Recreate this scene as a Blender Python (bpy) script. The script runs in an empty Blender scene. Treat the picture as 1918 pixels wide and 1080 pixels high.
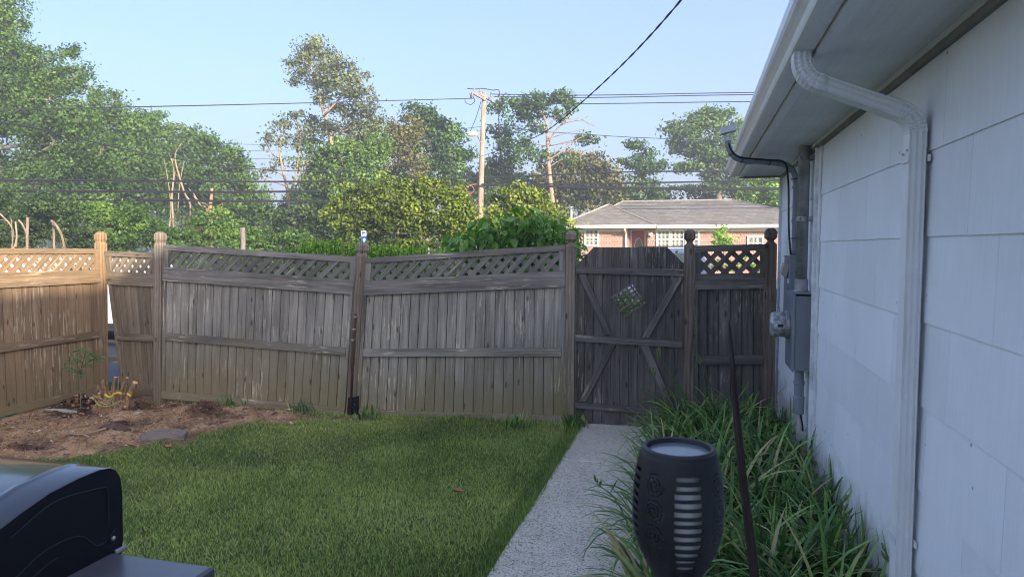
import bpy, math, random
import numpy as np
from mathutils import Vector, Matrix, noise
R = math.radians
random.seed(7)
rng = np.random.default_rng(7)
S = bpy.context.scene
COL = S.collection

# ---------------------------------------------------------------- camera
F = 1290.0
H = 1.62
PITCH = math.atan(78 / F)
YAW = math.atan(343 / F * math.cos(PITCH))
cd = bpy.data.cameras.new('camera')
cam = bpy.data.objects.new('camera', cd)
COL.objects.link(cam)
S.camera = cam
cam.location = (0, 0, H)
cam.rotation_euler = (math.pi / 2 - PITCH, 0, YAW)
cd.sensor_width = 36
cd.lens = 36 * F / 1918
cd.clip_start = 0.05
cd.clip_end = 2000
cd.dof.use_dof = True
cd.dof.focus_distance = 6.5
cd.dof.aperture_fstop = 9.0

# ---------------------------------------------------------------- world, sun, exposure
SUN_EL, SUN_DIR = 16.2, (0.74, -0.67)      # direction towards the sun
MIXF = 0.25
w = bpy.data.worlds.new('World')
S.world = w
w.use_nodes = True
nt = w.node_tree
bg = nt.nodes['Background']
sky = nt.nodes.new('ShaderNodeTexSky')
sky.sky_type = 'NISHITA'
sky.sun_disc = False
sky.sun_elevation = R(SUN_EL)
sky.sun_rotation = math.atan2(SUN_DIR[0], SUN_DIR[1])
sky.air_density = 1.0
sky.dust_density = 5.0
sky.ozone_density = 4.0
mxw = nt.nodes.new('ShaderNodeMix'); mxw.data_type = 'RGBA'; mxw.inputs[0].default_value = MIXF
mxw.inputs[7].default_value = (1.75, 2.2, 3.6, 1)      # even milky blue of a hazy evening sky
tnt = nt.nodes.new('ShaderNodeMix'); tnt.data_type = 'RGBA'; tnt.blend_type = 'MULTIPLY'; tnt.inputs[0].default_value = 1.0
tnt.inputs[7].default_value = (1.0, 0.935, 0.98, 1)       # hazy air with less green
nt.links.new(sky.outputs[0], tnt.inputs[6]); nt.links.new(tnt.outputs[2], mxw.inputs[6]); nt.links.new(mxw.outputs[2], bg.inputs[0])
bg.inputs[1].default_value = 0.15
sl = bpy.data.lights.new('sun', 'SUN')
sl.energy = 4.8
sl.angle = R(1.0)
sl.color = (1.0, 0.89, 0.73)
so = bpy.data.objects.new('sun', sl)
COL.objects.link(so)
sv = Vector((SUN_DIR[0], SUN_DIR[1], math.tan(R(SUN_EL)) * math.hypot(*SUN_DIR)))
so.rotation_euler = sv.to_track_quat('Z', 'Y').to_euler()
S.view_settings.view_transform = 'Standard'
S.view_settings.look = 'None'
S.view_settings.exposure = 1.48
S.view_settings.gamma = 1.0
S.view_settings.use_curve_mapping = False
S.render.engine = 'CYCLES'
S.cycles.max_bounces = 6
S.cycles.transparent_max_bounces = 8
S.cycles.volume_bounces = 0
HAZE = 0.0033
S.cycles.use_denoising = True
S.cycles.filter_width = 1.05

# ---------------------------------------------------------------- photograph pixel -> point in the place
FW = Vector((-math.sin(YAW) * math.cos(PITCH), math.cos(YAW) * math.cos(PITCH), -math.sin(PITCH)))
RT = Vector((math.cos(YAW), math.sin(YAW), 0))
UP = RT.cross(FW)
CAM = Vector((0, 0, H))
def ray(x, y): return FW + RT * ((x - 959) / F) - UP * ((y - 540) / F)
def onY(x, y, Y):
    d = ray(x, y); return CAM + d * (Y / d.y)
def onX(x, y, X):
    d = ray(x, y); return CAM + d * (X / d.x)
def onZ(x, y, z=0.0):
    d = ray(x, y); return CAM + d * ((z - H) / d.z)
def onP(x, y, p0, n):
    d = ray(x, y); return CAM + d * ((p0 - CAM).dot(n) / d.dot(n))
def depth_of(p): return (Vector(p) - CAM).dot(FW)

# ---------------------------------------------------------------- object helpers
def tag(o, label=None, cat=None, group=None, kind=None):
    if label: o['label'] = label
    if cat: o['category'] = cat
    if group: o['group'] = group
    if kind: o['kind'] = kind
    return o
def empty(name, loc, label=None, cat=None, group=None, kind=None):
    o = bpy.data.objects.new(name, None)
    o.empty_display_size = 0.2
    COL.objects.link(o); o.location = loc
    return tag(o, label, cat, group, kind)
def adopt(o, parent):
    if parent is not None:
        o.parent = parent
        if parent.type == 'EMPTY':
            o.matrix_parent_inverse = Matrix.Translation(-Vector(parent.location))
        elif parent.location.length > 0:
            o.matrix_parent_inverse = parent.matrix_basis.inverted()
class MB:
    def __init__(s): s.v = []; s.f = []; s.uv = []
    def add(s, vs, fs, L=None, Wd=None):
        b = len(s.v)
        s.v += [tuple(v) for v in vs]
        for f in fs: s.f.append(tuple(b + i for i in f))
        if L is not None:
            L = Vector(L).normalized(); Wd = Vector(Wd).normalized(); N = L.cross(Wd)
            for f in fs:
                for i in f:
                    p = Vector(vs[i]); s.uv.append((p.dot(L), p.dot(Wd) + p.dot(N)))
        else:
            for f in fs:
                for i in f:
                    p = vs[i]; s.uv.append((p[2], p[0] + p[1]))
    def box(s, a, b, L=None, W=None):
        x0, y0, z0 = a; x1, y1, z1 = b
        s.add([(x0,y0,z0),(x1,y0,z0),(x1,y1,z0),(x0,y1,z0),(x0,y0,z1),(x1,y0,z1),(x1,y1,z1),(x0,y1,z1)],
              [(0,3,2,1),(4,5,6,7),(0,1,5,4),(1,2,6,5),(2,3,7,6),(3,0,4,7)], L, W or (0.3,1,0.1) if L else None)
    def rings(s, rs, close=True, cap=True):
        n = len(rs[0]); vs = [p for r in rs for p in r]; fs = []
        for i in range(len(rs) - 1):
            for j in range(n if close else n - 1):
                k = (j + 1) % n
                fs.append((i*n+j, i*n+k, (i+1)*n+k, (i+1)*n+j))
        if cap:
            fs.append(tuple(range(n))[::-1]); fs.append(tuple((len(rs)-1)*n + j for j in range(n)))
        s.add(vs, fs)
    def tube(s, pts, rad, n=8, cap=True):
        pts = [Vector(p) for p in pts]
        if not isinstance(rad, (list, tuple)): rad = [rad] * len(pts)
        rs = []; ref = Vector((0.31, 0.17, 0.93))
        for i, p in enumerate(pts):
            t = (pts[min(i+1, len(pts)-1)] - pts[max(i-1, 0)])
            t = t.normalized() if t.length > 1e-9 else Vector((0,0,1))
            u = ref - t * ref.dot(t)
            if u.length < 0.05: u = Vector((1,0,0)) - t * t.x
            u.normalize(); ref = u; v = t.cross(u)
            rs.append([p + (u * math.cos(2*math.pi*j/n) + v * math.sin(2*math.pi*j/n)) * rad[i] for j in range(n)])
        s.rings(rs, True, cap)
    def lathe(s, c, prof, n=20):
        c = Vector(c)
        s.rings([[c + Vector((r*math.cos(2*math.pi*j/n), r*math.sin(2*math.pi*j/n), z)) for j in range(n)] for r, z in prof])
    def build(s, name, mat, parent=None, label=None, kind=None, smooth=False):
        m = bpy.data.meshes.new(name)
        m.from_pydata(s.v, [], s.f)
        uvl = m.uv_layers.new(name='UVMap')
        if len(s.uv) == len(m.loops):
            uvl.data.foreach_set('uv', np.array(s.uv, dtype=np.float32).ravel())
        m.materials.append(mat)
        if smooth: m.shade_smooth()
        o = bpy.data.objects.new(name, m); COL.objects.link(o)
        adopt(o, parent)
        if label: o['label'] = label
        if kind: o['kind'] = kind
        return o
def np_obj(name, V, Fc, mat, parent=None, tint=None, smooth=False, attrs=None):
    m = bpy.data.meshes.new(name)
    n, k = Fc.shape
    m.vertices.add(len(V)); m.vertices.foreach_set('co', V.astype(np.float32).ravel())
    m.loops.add(n * k); m.loops.foreach_set('vertex_index', Fc.astype(np.int32).ravel())
    m.polygons.add(n)
    m.polygons.foreach_set('loop_start', np.arange(0, n*k, k, dtype=np.int32))
    m.update(calc_edges=True)
    if tint is not None:
        a = m.attributes.new('tint', 'FLOAT', 'POINT'); a.data.foreach_set('value', tint.astype(np.float32))
    for kk, vv in (attrs or {}).items():
        a = m.attributes.new(kk, 'FLOAT', 'POINT'); a.data.foreach_set('value', vv.astype(np.float32))
    m.materials.append(mat)
    if smooth: m.shade_smooth()
    o = bpy.data.objects.new(name, m); COL.objects.link(o)
    adopt(o, parent)
    return o
def font_mesh(o):
    COL.objects.link(o); bpy.context.view_layer.update()
    m = bpy.data.meshes.new_from_object(o.evaluated_get(bpy.context.evaluated_depsgraph_get())); n = o.name; m.name = n
    bpy.data.objects.remove(o); q = bpy.data.objects.new(n, m); COL.objects.link(q); return q
def catmull(P, k=8):
    P = [Vector(p) for p in P]; Q = [P[0]*2-P[1]] + P + [P[-1]*2-P[-2]]; out = []
    for i in range(1, len(Q)-2):
        for j in range(k):
            t = j/k; a, b, c, d = Q[i-1], Q[i], Q[i+1], Q[i+2]
            out.append(0.5*((2*b)+(c-a)*t+(2*a-5*b+4*c-d)*t*t+(3*b-3*c+d-a)*t**3))
    out.append(P[-1]); return out

# ---------------------------------------------------------------- material helpers
class NT:
    def __init__(s, name):
        s.m = bpy.data.materials.new(name); s.m.use_nodes = True
        s.t = s.m.node_tree; s.b = s.t.nodes['Principled BSDF']; s.out = s.t.nodes['Material Output']
    def n(s, typ, **kw):
        nd = s.t.nodes.new(typ)
        for k, v in kw.items():
            if k.startswith('i_'):
                kk = k[2:]; nd.inputs[int(kk) if kk.isdigit() else kk.replace('_', ' ')].default_value = v
            else: setattr(nd, k, v)
        return nd
    def l(s, a, b): s.t.links.new(a, b)
    def ramp(s, fac, stops):
        r = s.n('ShaderNodeValToRGB'); e = r.color_ramp.elements
        while len(e) < len(stops): e.new(0.5)
        for el, (p, c) in zip(e, stops):
            el.position = p; el.color = (c, c, c, 1) if not hasattr(c, '__len__') else (*c, 1)
        s.l(fac, r.inputs[0]); return r.outputs[0]
    def math(s, op, a, b=None, c=None):
        nd = s.n('ShaderNodeMath', operation=op)
        for i, v in enumerate((a, b, c)):
            if v is None: continue
            if hasattr(v, 'links'): s.l(v, nd.inputs[i])
            else: nd.inputs[i].default_value = v
        return nd.outputs[0]
    def mix(s, fac, a, b, blend='MIX'):
        nd = s.n('ShaderNodeMix', data_type='RGBA', blend_type=blend)
        for i, v in ((0, fac), (6, a), (7, b)):
            if hasattr(v, 'links'): s.l(v, nd.inputs[i])
            elif hasattr(v, '__len__'): nd.inputs[i].default_value = (*v, 1)
            else: nd.inputs[i].default_value = v
        return nd.outputs[2]
    def noise(s, vec, scale, detail=3, rough=0.55, dim='3D'):
        nd = s.n('ShaderNodeTexNoise', noise_dimensions=dim)
        nd.inputs['Scale'].default_value = scale; nd.inputs['Detail'].default_value = detail; nd.inputs['Roughness'].default_value = rough
        if vec is not None: s.l(vec, nd.inputs['Vector'])
        return nd.outputs[0]
    def mapping(s, vec, scale=(1,1,1), loc=None):
        mp = s.n('ShaderNodeMapping'); s.l(vec, mp.inputs[0]); mp.inputs['Scale'].default_value = scale
        if loc is not None:
            if hasattr(loc, 'links'): s.l(loc, mp.inputs['Location'])
            else: mp.inputs['Location'].default_value = loc
        return mp.outputs[0]
    def obj(s): return s.n('ShaderNodeTexCoord').outputs['Object']
    def pos(s): return s.n('ShaderNodeNewGeometry').outputs['Position']
    def rand(s): return s.n('ShaderNodeObjectInfo').outputs['Random']
    def bump(s, h, strength=0.4, dist=0.01):
        b = s.n('ShaderNodeBump'); b.inputs['Strength'].default_value = strength; b.inputs['Distance'].default_value = dist
        s.l(h, b.inputs['Height']); s.l(b.outputs[0], s.b.inputs['Normal'])
    def base(s, c):
        if hasattr(c, 'links'): s.l(c, s.b.inputs['Base Color'])
        else: s.b.inputs['Base Color'].default_value = (*c, 1)
def plain(name, col, rough=0.6, metal=0.0, var=0.12, scale=6.0, spec=0.5, bump=0.0):
    t = NT(name); t.b.inputs['Roughness'].default_value = rough; t.b.inputs['Metallic'].default_value = metal
    t.b.inputs['Specular IOR Level'].default_value = spec
    n = t.noise(t.pos(), scale, 5, 0.6)
    k = t.ramp(n, [(0.3, 1-var), (0.7, 1+var*0.6)])
    t.base(t.mix(1.0, col, k, 'MULTIPLY'))
    if bump: t.bump(t.noise(t.pos(), scale*8, 4), bump, 0.004)
    return t.m
def wood(name, dark, light, algae=0.5, lichen=0.5, contrast=1.0, grain=1.0, knots=True, rings=False):
    t = NT(name); t.b.inputs['Roughness'].default_value = 0.85; t.b.inputs['Specular IOR Level'].default_value = 0.25
    uv = t.n('ShaderNodeUVMap').outputs[0]; rnd = t.rand()
    cmb = t.n('ShaderNodeCombineXYZ'); t.l(t.math('MULTIPLY', rnd, 37.0), cmb.inputs[0]); t.l(t.math('MULTIPLY', rnd, 91.0), cmb.inputs[1])
    base = t.mapping(uv, (1,1,1), cmb.outputs[0])
    fib = t.noise(t.mapping(base, (2.2, 70*grain, 1)), 1.0, 5, 0.65, '2D')
    mid = t.noise(t.mapping(base, (0.9, 14, 1)), 1.0, 4, 0.6, '2D')
    blotch = t.noise(t.pos(), 1.7, 5, 0.65)
    f = t.math('ADD', t.math('MULTIPLY', fib, 0.45), t.math('MULTIPLY', mid, 0.55))
    if rings:
        wv = t.n('ShaderNodeTexWave', wave_type='BANDS', bands_direction='Y'); wv.inputs['Scale'].default_value = 9; wv.inputs['Distortion'].default_value = 6
        wv.inputs['Detail'].default_value = 1.5; wv.inputs['Detail Scale'].default_value = 1.0
        t.l(t.mapping(base, (0.22, 1, 1)), wv.inputs['Vector'])
        f = t.math('ADD', t.math('MULTIPLY', f, 0.85), t.math('MULTIPLY', wv.outputs['Fac'], 0.15))
    col = t.mix(t.ramp(f, [(0.33, 0.0), (0.68, 1.0)]), dark, light)
    bv = t.math('ADD', 0.84, t.math('MULTIPLY', rnd, 0.3))
    col = t.mix(1.0, col, t.n('ShaderNodeCombineColor').outputs[0], 'MULTIPLY')
    cc = col.node.inputs[7].links[0].from_node
    for i, k in enumerate((1.0, 0.985, 0.97)): t.l(t.math('MULTIPLY', bv, k), cc.inputs[i])
    col = t.mix(0.8, col, t.ramp(blotch, [(0.33, 0.74), (0.66, 1.15)]), 'MULTIPLY')
    # tan and green bloom of algae low on the boards, ragged upper limit
    sep = t.n('ShaderNodeSeparateXYZ'); t.l(t.pos(), sep.inputs[0])
    hz = t.math('ADD', sep.outputs[2], t.math('MULTIPLY', t.noise(t.pos(), 1.3, 4), -1.1))
    low = t.ramp(t.math('ADD', hz, 0.45), [(0.0, 1.0), (0.62, 0.0)])
    al = t.math('MULTIPLY', low, algae)
    col = t.mix(al, col, (0.25, 0.205, 0.10))
    # flaking pale streaks
    st = t.noise(t.mapping(base, (3.0, 42, 1)), 1.0, 3, 0.7, '2D')
    reg = t.ramp(t.noise(t.pos(), 2.3, 2), [(0.50, 0.0), (0.60, 1.0)])
    sk = t.math('MULTIPLY', t.math('MULTIPLY', t.ramp(st, [(0.58, 0.0), (0.63, 1.0)]), reg), lichen)
    col = t.mix(sk, col, (0.78, 0.70, 0.52))
    if knots:
        vo = t.n('ShaderNodeTexVoronoi', voronoi_dimensions='2D'); vo.inputs['Scale'].default_value = 1.0; vo.inputs['Randomness'].default_value = 1.0
        t.l(t.mapping(base, (1.5, 5.0, 1)), vo.inputs['Vector'])
        kn = t.ramp(vo.outputs['Distance'], [(0.025, 0.35), (0.06, 1.0)])
        col = t.mix(1.0, col, kn, 'MULTIPLY')
    t.base(col)
    t.bump(t.math('ADD', fib, t.math('MULTIPLY', mid, 0.5)), 0.6, 0.004)
    return t.m
def leafmat(name, c0, c1, c2, trans=0.32, rough=0.5, spec=0.3, big=0.25):
    t = NT(name)
    at = t.n('ShaderNodeAttribute', attribute_name='tint').outputs['Fac']
    nz = t.noise(t.pos(), big, 3, 0.6)
    f = t.math('ADD', t.math('MULTIPLY', at, 0.75), t.math('MULTIPLY', t.math('SUBTRACT', nz, 0.5), 0.9))
    col = t.ramp(f, [(0.05, c0), (0.5, c1), (0.95, c2)])
    t.base(col); t.b.inputs['Roughness'].default_value = rough; t.b.inputs['Specular IOR Level'].default_value = spec
    tr = t.n('ShaderNodeBsdfTranslucent')
    t.l(t.mix(1.0, col, (1.25, 1.35, 0.6), 'MULTIPLY'), tr.inputs[0])
    mx = t.n('ShaderNodeMixShader'); mx.inputs[0].default_value = trans
    t.l(t.b.outputs[0], mx.inputs[1]); t.l(tr.outputs[0], mx.inputs[2]); t.l(mx.outputs[0], t.out.inputs[0])
    return t.m
def bark(name, dark, light, sc=3.0):
    t = NT(name); t.b.inputs['Roughness'].default_value = 0.9; t.b.inputs['Specular IOR Level'].default_value = 0.2
    n = t.noise(t.mapping(t.pos(), (sc*3, sc*3, sc*0.6)), 1.0, 5, 0.65)
    t.base(t.mix(t.ramp(n, [(0.35, 0.0), (0.65, 1.0)]), dark, light)); t.bump(n, 0.8, 0.03)
    return t.m

M = {}
M['board'] = wood('weathered_grey_board', (0.165,0.152,0.128), (0.42,0.395,0.345), 0.85, 0.45)
M['rail'] = wood('weathered_grey_rail', (0.13,0.12,0.104), (0.33,0.31,0.275), 0.9, 0.55, knots=False)
M['slat'] = wood('weathered_slat', (0.11,0.11,0.095), (0.25,0.25,0.215), 0.0, 0.4, knots=False)
M['kick'] = wood('pale_kickboard', (0.22,0.185,0.13), (0.50,0.44,0.33), 0.5, 0.5, knots=False)
M['gate'] = wood('dark_gate_board', (0.068,0.060,0.052), (0.19,0.168,0.148), 0.0, 0.25)
M['gaterail'] = wood('dark_gate_rail', (0.08,0.07,0.062), (0.23,0.205,0.18), 0.0, 0.3, knots=False)
M['tan'] = wood('tan_board', (0.22,0.145,0.085), (0.40,0.285,0.175), 0.6, 0.45)
M['tanrail'] = wood('tan_rail', (0.20,0.135,0.075), (0.37,0.265,0.165), 0.7, 0.3, knots=False)
M['shortboard'] = wood('brown_grey_board', (0.15,0.12,0.085), (0.35,0.295,0.215), 0.4, 0.2)
M['post'] = wood('post_wood', (0.13,0.105,0.08), (0.33,0.275,0.215), 0.4, 0.15, knots=True, rings=True, grain=0.6)
M['posttan'] = wood('post_wood_tan', (0.20,0.125,0.065), (0.40,0.265,0.15), 0.1, 0.1, rings=True, grain=0.6)
M['postdark'] = wood('post_wood_dark', (0.085,0.065,0.052), (0.25,0.20,0.16), 0.0, 0.1, rings=True, grain=0.6)
M['pole_dark'] = wood('stake_wood', (0.012,0.010,0.009), (0.085,0.06,0.045), 0.0, 0.1, knots=False)
M['white'] = plain('white_aluminium', (0.78,0.79,0.78), 0.38, 0, 0.10, 3.0)
M['soffit'] = plain('soffit_paint', (0.78,0.78,0.75), 0.6, 0, 0.16, 2.2, bump=0.2)
t = NT('soffit_painted'); t.b.inputs['Roughness'].default_value = .6
n1 = t.noise(t.pos(), 1.4, 6, .65); n2 = t.noise(t.mapping(t.pos(), (30,1.2,30)), 1.0, 4, .6)
c_ = t.mix(t.ramp(n1, [(.35,0.0),(.7,1.0)]), (.76,.78,.79), (.62,.63,.62)); c_ = t.mix(.5, c_, t.ramp(n2, [(.3,.85),(.6,1.05)]), 'MULTIPLY'); t.base(c_); t.bump(n1, .3, .01); M['soffit'] = t.m
t = NT('aluminium_enamel'); t.b.inputs['Roughness'].default_value = .36
n1 = t.noise(t.pos(), 2.5, 6, .7); n2 = t.noise(t.mapping(t.pos(), (45,45,1.3)), 1.0, 4, .6)
c_ = t.mix(t.ramp(n1, [(.4,0.0),(.72,1.0)]), (.78,.80,.81), (.70,.71,.70)); c_ = t.mix(t.ramp(n2, [(.56,0.0),(.72,.45)]), c_, (.42,.41,.37)); t.base(c_); M['white'] = t.m
M['frieze'] = plain('weathered_frieze', (0.25,0.24,0.22), 0.8, 0, 0.3, 9.0)
M['trim'] = plain('trim_paint', (0.76,0.78,0.80), 0.65, 0, 0.28, 9.0, bump=0.4)
M['galv'] = plain('galvanised_steel', (0.36,0.37,0.37), 0.5, 0.55, 0.35, 14.0)
M['greybox'] = plain('grey_enamel', (0.20,0.225,0.25), 0.45, 0.1, 0.1, 7.0)
M['greypipe'] = plain('grey_pvc', (0.22,0.25,0.28), 0.5, 0, 0.12, 7.0)
M['lightplastic'] = plain('pale_plastic', (0.55,0.56,0.55), 0.4, 0, 0.1, 9.0)
M['black'] = plain('black_rubber', (0.012,0.012,0.013), 0.5, 0, 0.2, 8.0)
M['blackmetal'] = plain('black_painted_metal', (0.014,0.015,0.017), 0.4, 0.2, 0.2, 8.0)
M['rust'] = plain('rusty_steel', (0.10,0.045,0.03), 0.7, 0.3, 0.4, 25.0)
M['bolt'] = plain('zinc', (0.6,0.6,0.6), 0.3, 0.9, 0.1, 9.0)
M['nail'] = plain('nail_rust', (0.035,0.025,0.02), 0.6, 0.4, 0.3, 30)

# ================================================================ LARGE STRUCTURE
# ---- far ground, one sheet to the horizon
t = NT('rough_grass_ground'); t.b.inputs['Roughness'].default_value = 1.0; t.b.inputs['Specular IOR Level'].default_value = 0.1
n = t.noise(t.pos(), 0.6, 8, 0.7); t.base(t.ramp(n, [(0.3, (0.03,0.045,0.018)), (0.55, (0.06,0.085,0.03)), (0.75, (0.11,0.10,0.06))]))
g = MB(); g.add([(-300,-60,-0.06),(300,-60,-0.06),(300,300,-0.06),(-300,300,-0.06)], [(0,1,2,3)])
tag(g.build('ground', t.m), 'rough green ground beyond the fence', kind='structure')
# ---- street and driveway
t = NT('asphalt'); t.b.inputs['Roughness'].default_value = 0.9
n = t.noise(t.pos(), 30, 6, 0.7); t.base(t.ramp(n, [(0.3, (0.07,0.075,0.085)), (0.7, (0.13,0.135,0.145))])); t.bump(n, 0.5, 0.01)
M['asphalt'] = t.m
g = MB(); g.add([(-120,20.5,-0.05),(120,20.5,-0.05),(120,28.5,-0.05),(-120,28.5,-0.05)], [(0,1,2,3)])
tag(g.build('street', M['asphalt']), 'asphalt street beyond the gate', kind='structure')
g = MB(); g.add([(-17,6.9,-0.054),(-6.1,6.9,-0.054),(-6.1,20.6,-0.054),(-17,20.6,-0.054)], [(0,1,2,3)])
tag(g.build('parking_area', M['asphalt']), 'asphalt parking area behind the corner of the fence', kind='structure')
M['kerb'] = plain('kerb_concrete', (0.36,0.35,0.33), 0.9, 0, 0.2, 5.0)
g = MB(); g.box((-120,28.5,-0.06),(120,28.65,0.08))
tag(g.build('kerb', M['kerb']), 'concrete kerb in front of the brick red house', kind='structure')

# ---- yard ground with the bare earth patch
dirt_px = [(-160,792),(0,776),(120,752),(165,735),(205,715),(300,722),(300,745),(470,762),(600,775),(720,786),(730,791),(640,794),(560,793),(470,806),(400,820),(345,838),(250,842),(180,846),(110,858),(0,862),(-120,900)]
DP = np.array([[onZ(x,y).x, onZ(x,y).y] for x, y in dirt_px])
def inpoly(P, X, Y):
    c = np.zeros(X.shape, bool); j = len(P)-1
    for i in range(len(P)):
        xi, yi = P[i]; xj, yj = P[j]
        with np.errstate(divide='ignore', invalid='ignore'):
            c ^= ((yi > Y) != (yj > Y)) & (X < (xj-xi)*(Y-yi)/(yj-yi+1e-12)+xi)
        j = i
    return c
def segdist(P, X, Y):
    d = np.full(X.shape, 1e9)
    for i in range(len(P)):
        a = P[i]; b = P[(i+1) % len(P)]; ab = b-a; L = (ab**2).sum()
        t_ = np.clip(((X-a[0])*ab[0]+(Y-a[1])*ab[1])/L, 0, 1)
        d = np.minimum(d, np.hypot(X-a[0]-t_*ab[0], Y-a[1]-t_*ab[1]))
    return d
# smooth value noise in numpy
NG = rng.random((64,64))
def vnoise(X, Y, s):
    x = X*s+100.3; y = Y*s+57.7; xi = np.floor(x).astype(int); yi = np.floor(y).astype(int); fx = x-xi; fy = y-yi
    fx = fx*fx*(3-2*fx); fy = fy*fy*(3-2*fy); g_ = lambda a, b: NG[a % 64, b % 64]
    return (g_(xi,yi)*(1-fx)+g_(xi+1,yi)*fx)*(1-fy)+(g_(xi,yi+1)*(1-fx)+g_(xi+1,yi+1)*fx)*fy
def fbm(X, Y, s): return (vnoise(X,Y,s)+0.5*vnoise(X,Y,s*2.1)+0.25*vnoise(X,Y,s*4.3)+0.12*vnoise(X,Y,s*9.1))/1.87
def dirtness(X, Y):
    sd = segdist(DP, X, Y) * np.where(inpoly(DP, X, Y), 1, -1)
    return np.clip((sd - 0.05 + (fbm(X,Y,3.0)-0.5)*0.55)/0.16+0.5, 0, 1)
def ground_h(X, Y):
    d = dirtness(X, Y)
    return 0.012*(fbm(X,Y,1.0)-0.5)*2 + d*((fbm(X,Y,2.2)-0.45)*0.13 + (fbm(X,Y,6)-0.5)*0.06 + (fbm(X,Y,14)-0.5)*0.05) + 0.10*np.exp(-(((X+4.35)**2)/0.35+((Y-5.45)**2)/0.10)) + 0.05*np.exp(-(((X+5.1)**2)+((Y-5.1)**2))/0.2)
PATHL, PATHR = -0.955, -0.20
def HUM(X, Y):
    q = ((X+5.85)/0.62)**2+((Y-5.45)/0.38)**2
    return np.clip((1.15-q+(fbm(X,Y,5)-0.5)*1.6)*1.2, 0, 0.9)
xs = np.arange(-6.35, PATHL-0.01, 0.035); xs = np.append(xs, PATHL-0.012); ys = np.arange(-1.0, 6.9, 0.035)
X, Y = np.meshgrid(xs, ys); Z = ground_h(X, Y)
V = np.stack([X, Y, Z], -1).reshape(-1, 3)
ny, nx = X.shape; idx = np.arange(ny*nx).reshape(ny, nx)
Fq = np.stack([idx[:-1,:-1], idx[:-1,1:], idx[1:,1:], idx[1:,:-1]], -1).reshape(-1, 4)
t = NT('yard_soil'); t.b.inputs['Roughness'].default_value = 0.95; t.b.inputs['Specular IOR Level'].default_value = 0.15
at = t.n('ShaderNodeAttribute', attribute_name='dirt').outputs['Fac']; humus = t.n('ShaderNodeAttribute', attribute_name='humus').outputs['Fac']
n1 = t.noise(t.pos(), 5.0, 8, 0.7); n2 = t.noise(t.pos(), 60.0, 5, 0.7)
dc = t.ramp(n1, [(0.3, (0.29,0.16,0.08)), (0.46, (0.60,0.35,0.175)), (0.62, (0.82,0.54,0.30))])
dc = t.mix(0.8, dc, t.ramp(n2, [(0.3, 0.45), (0.5, 1.0), (0.72, 1.5)]), 'MULTIPLY')
n3 = t.noise(t.pos(), 2.2, 5, 0.75); dc = t.mix(t.ramp(n3, [(0.50, 0.0), (0.62, 0.75)]), dc, (0.13,0.085,0.055))
dc = t.mix(humus, dc, (0.075,0.05,0.035))
gc = t.ramp(n2, [(0.35, (0.08,0.095,0.03)), (0.65, (0.20,0.19,0.08))])
t.base(t.mix(at, gc, dc)); t.bump(t.math('ADD', n1, t.math('MULTIPLY', n2, 0.6)), 1.0, 0.06)
o = np_obj('yard_ground', V, Fq, t.m, attrs={'dirt': dirtness(X, Y).ravel(), 'humus': HUM(X, Y).ravel()}, smooth=True)
tag(o, 'soil of the fenced yard with a bare reddish earth patch', kind='structure')

# ---- grass blades of the lawn
def blades(px, py, hgt, wid, lean, tint0, zb):
    n = len(px); a = rng.uniform(0, 2*np.pi, n); b = rng.uniform(0, 2*np.pi, n)
    wx, wy = np.cos(a)*wid/2, np.sin(a)*wid/2; lx, ly = np.cos(b)*lean, np.sin(b)*lean
    V = np.empty((n, 5, 3))
    V[:,0] = np.stack([px-wx, py-wy, zb], -1); V[:,1] = np.stack([px+wx, py+wy, zb], -1)
    V[:,2] = np.stack([px-wx*0.8+lx*0.35, py-wy*0.8+ly*0.35, zb+hgt*0.6], -1); V[:,3] = np.stack([px+wx*0.8+lx*0.35, py+wy*0.8+ly*0.35, zb+hgt*0.6], -1)
    V[:,4] = np.stack([px+lx, py+ly, zb+hgt], -1)
    base = (np.arange(n)*5)[:, None, None]
    Fc = (base + np.array([[0,1,3],[0,3,2],[2,3,4]])[None]).reshape(-1, 3)
    return V.reshape(-1,3), Fc, np.repeat(tint0, 5)
def lawn_pts(n, x0, x1, y0, y1):
    px = rng.uniform(x0, x1, n); py = rng.uniform(y0, y1, n)
    d = dirtness(px, py); keep = rng.random(n) > np.clip(d*1.12, 0, 0.992)
    return px[keep], py[keep], d[keep]
A = [lawn_pts(250000, -6.2, PATHL+0.02, 2.7, 6.02), lawn_pts(22000, -6.2, PATHL+0.02, -0.8, 2.7)]
px = np.concatenate([a[0] for a in A]); py = np.concatenate([a[1] for a in A]); dd = np.concatenate([a[2] for a in A])
hp = fbm(px, py, 1.6); hh = 0.018 + 0.017*rng.random(len(px)) + 0.018*(hp-0.4)
edge = np.exp(-(PATHL-px)/0.10); fenceedge = np.exp(-(6.0-py)/0.10)
hh = hh*(1 + 1.3*edge*rng.random(len(px)) + 2.0*fenceedge*rng.random(len(px))) * (1-0.4*dd)
tt = np.clip(0.45 + (fbm(px,py,1.1)-0.5)*1.0 + rng.normal(0,0.27,len(px)), 0, 0.88)
dry = rng.random(len(px)) < (0.05 + 0.22*np.clip(fbm(px+9,py,0.9)-0.45,0,1)*2); tt[dry] = rng.uniform(0.9, 1.0, dry.sum())
tt[(edge>0.3)&(~dry)] *= 0.6
V, Fc, T = blades(px, py, hh, rng.uniform(0.003,0.0055,len(px)), rng.uniform(0.005,0.035,len(px)), tt, ground_h(px,py)-0.004)
t = NT('grass_blades'); at = t.n('ShaderNodeAttribute', attribute_name='tint').outputs['Fac']
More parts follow.
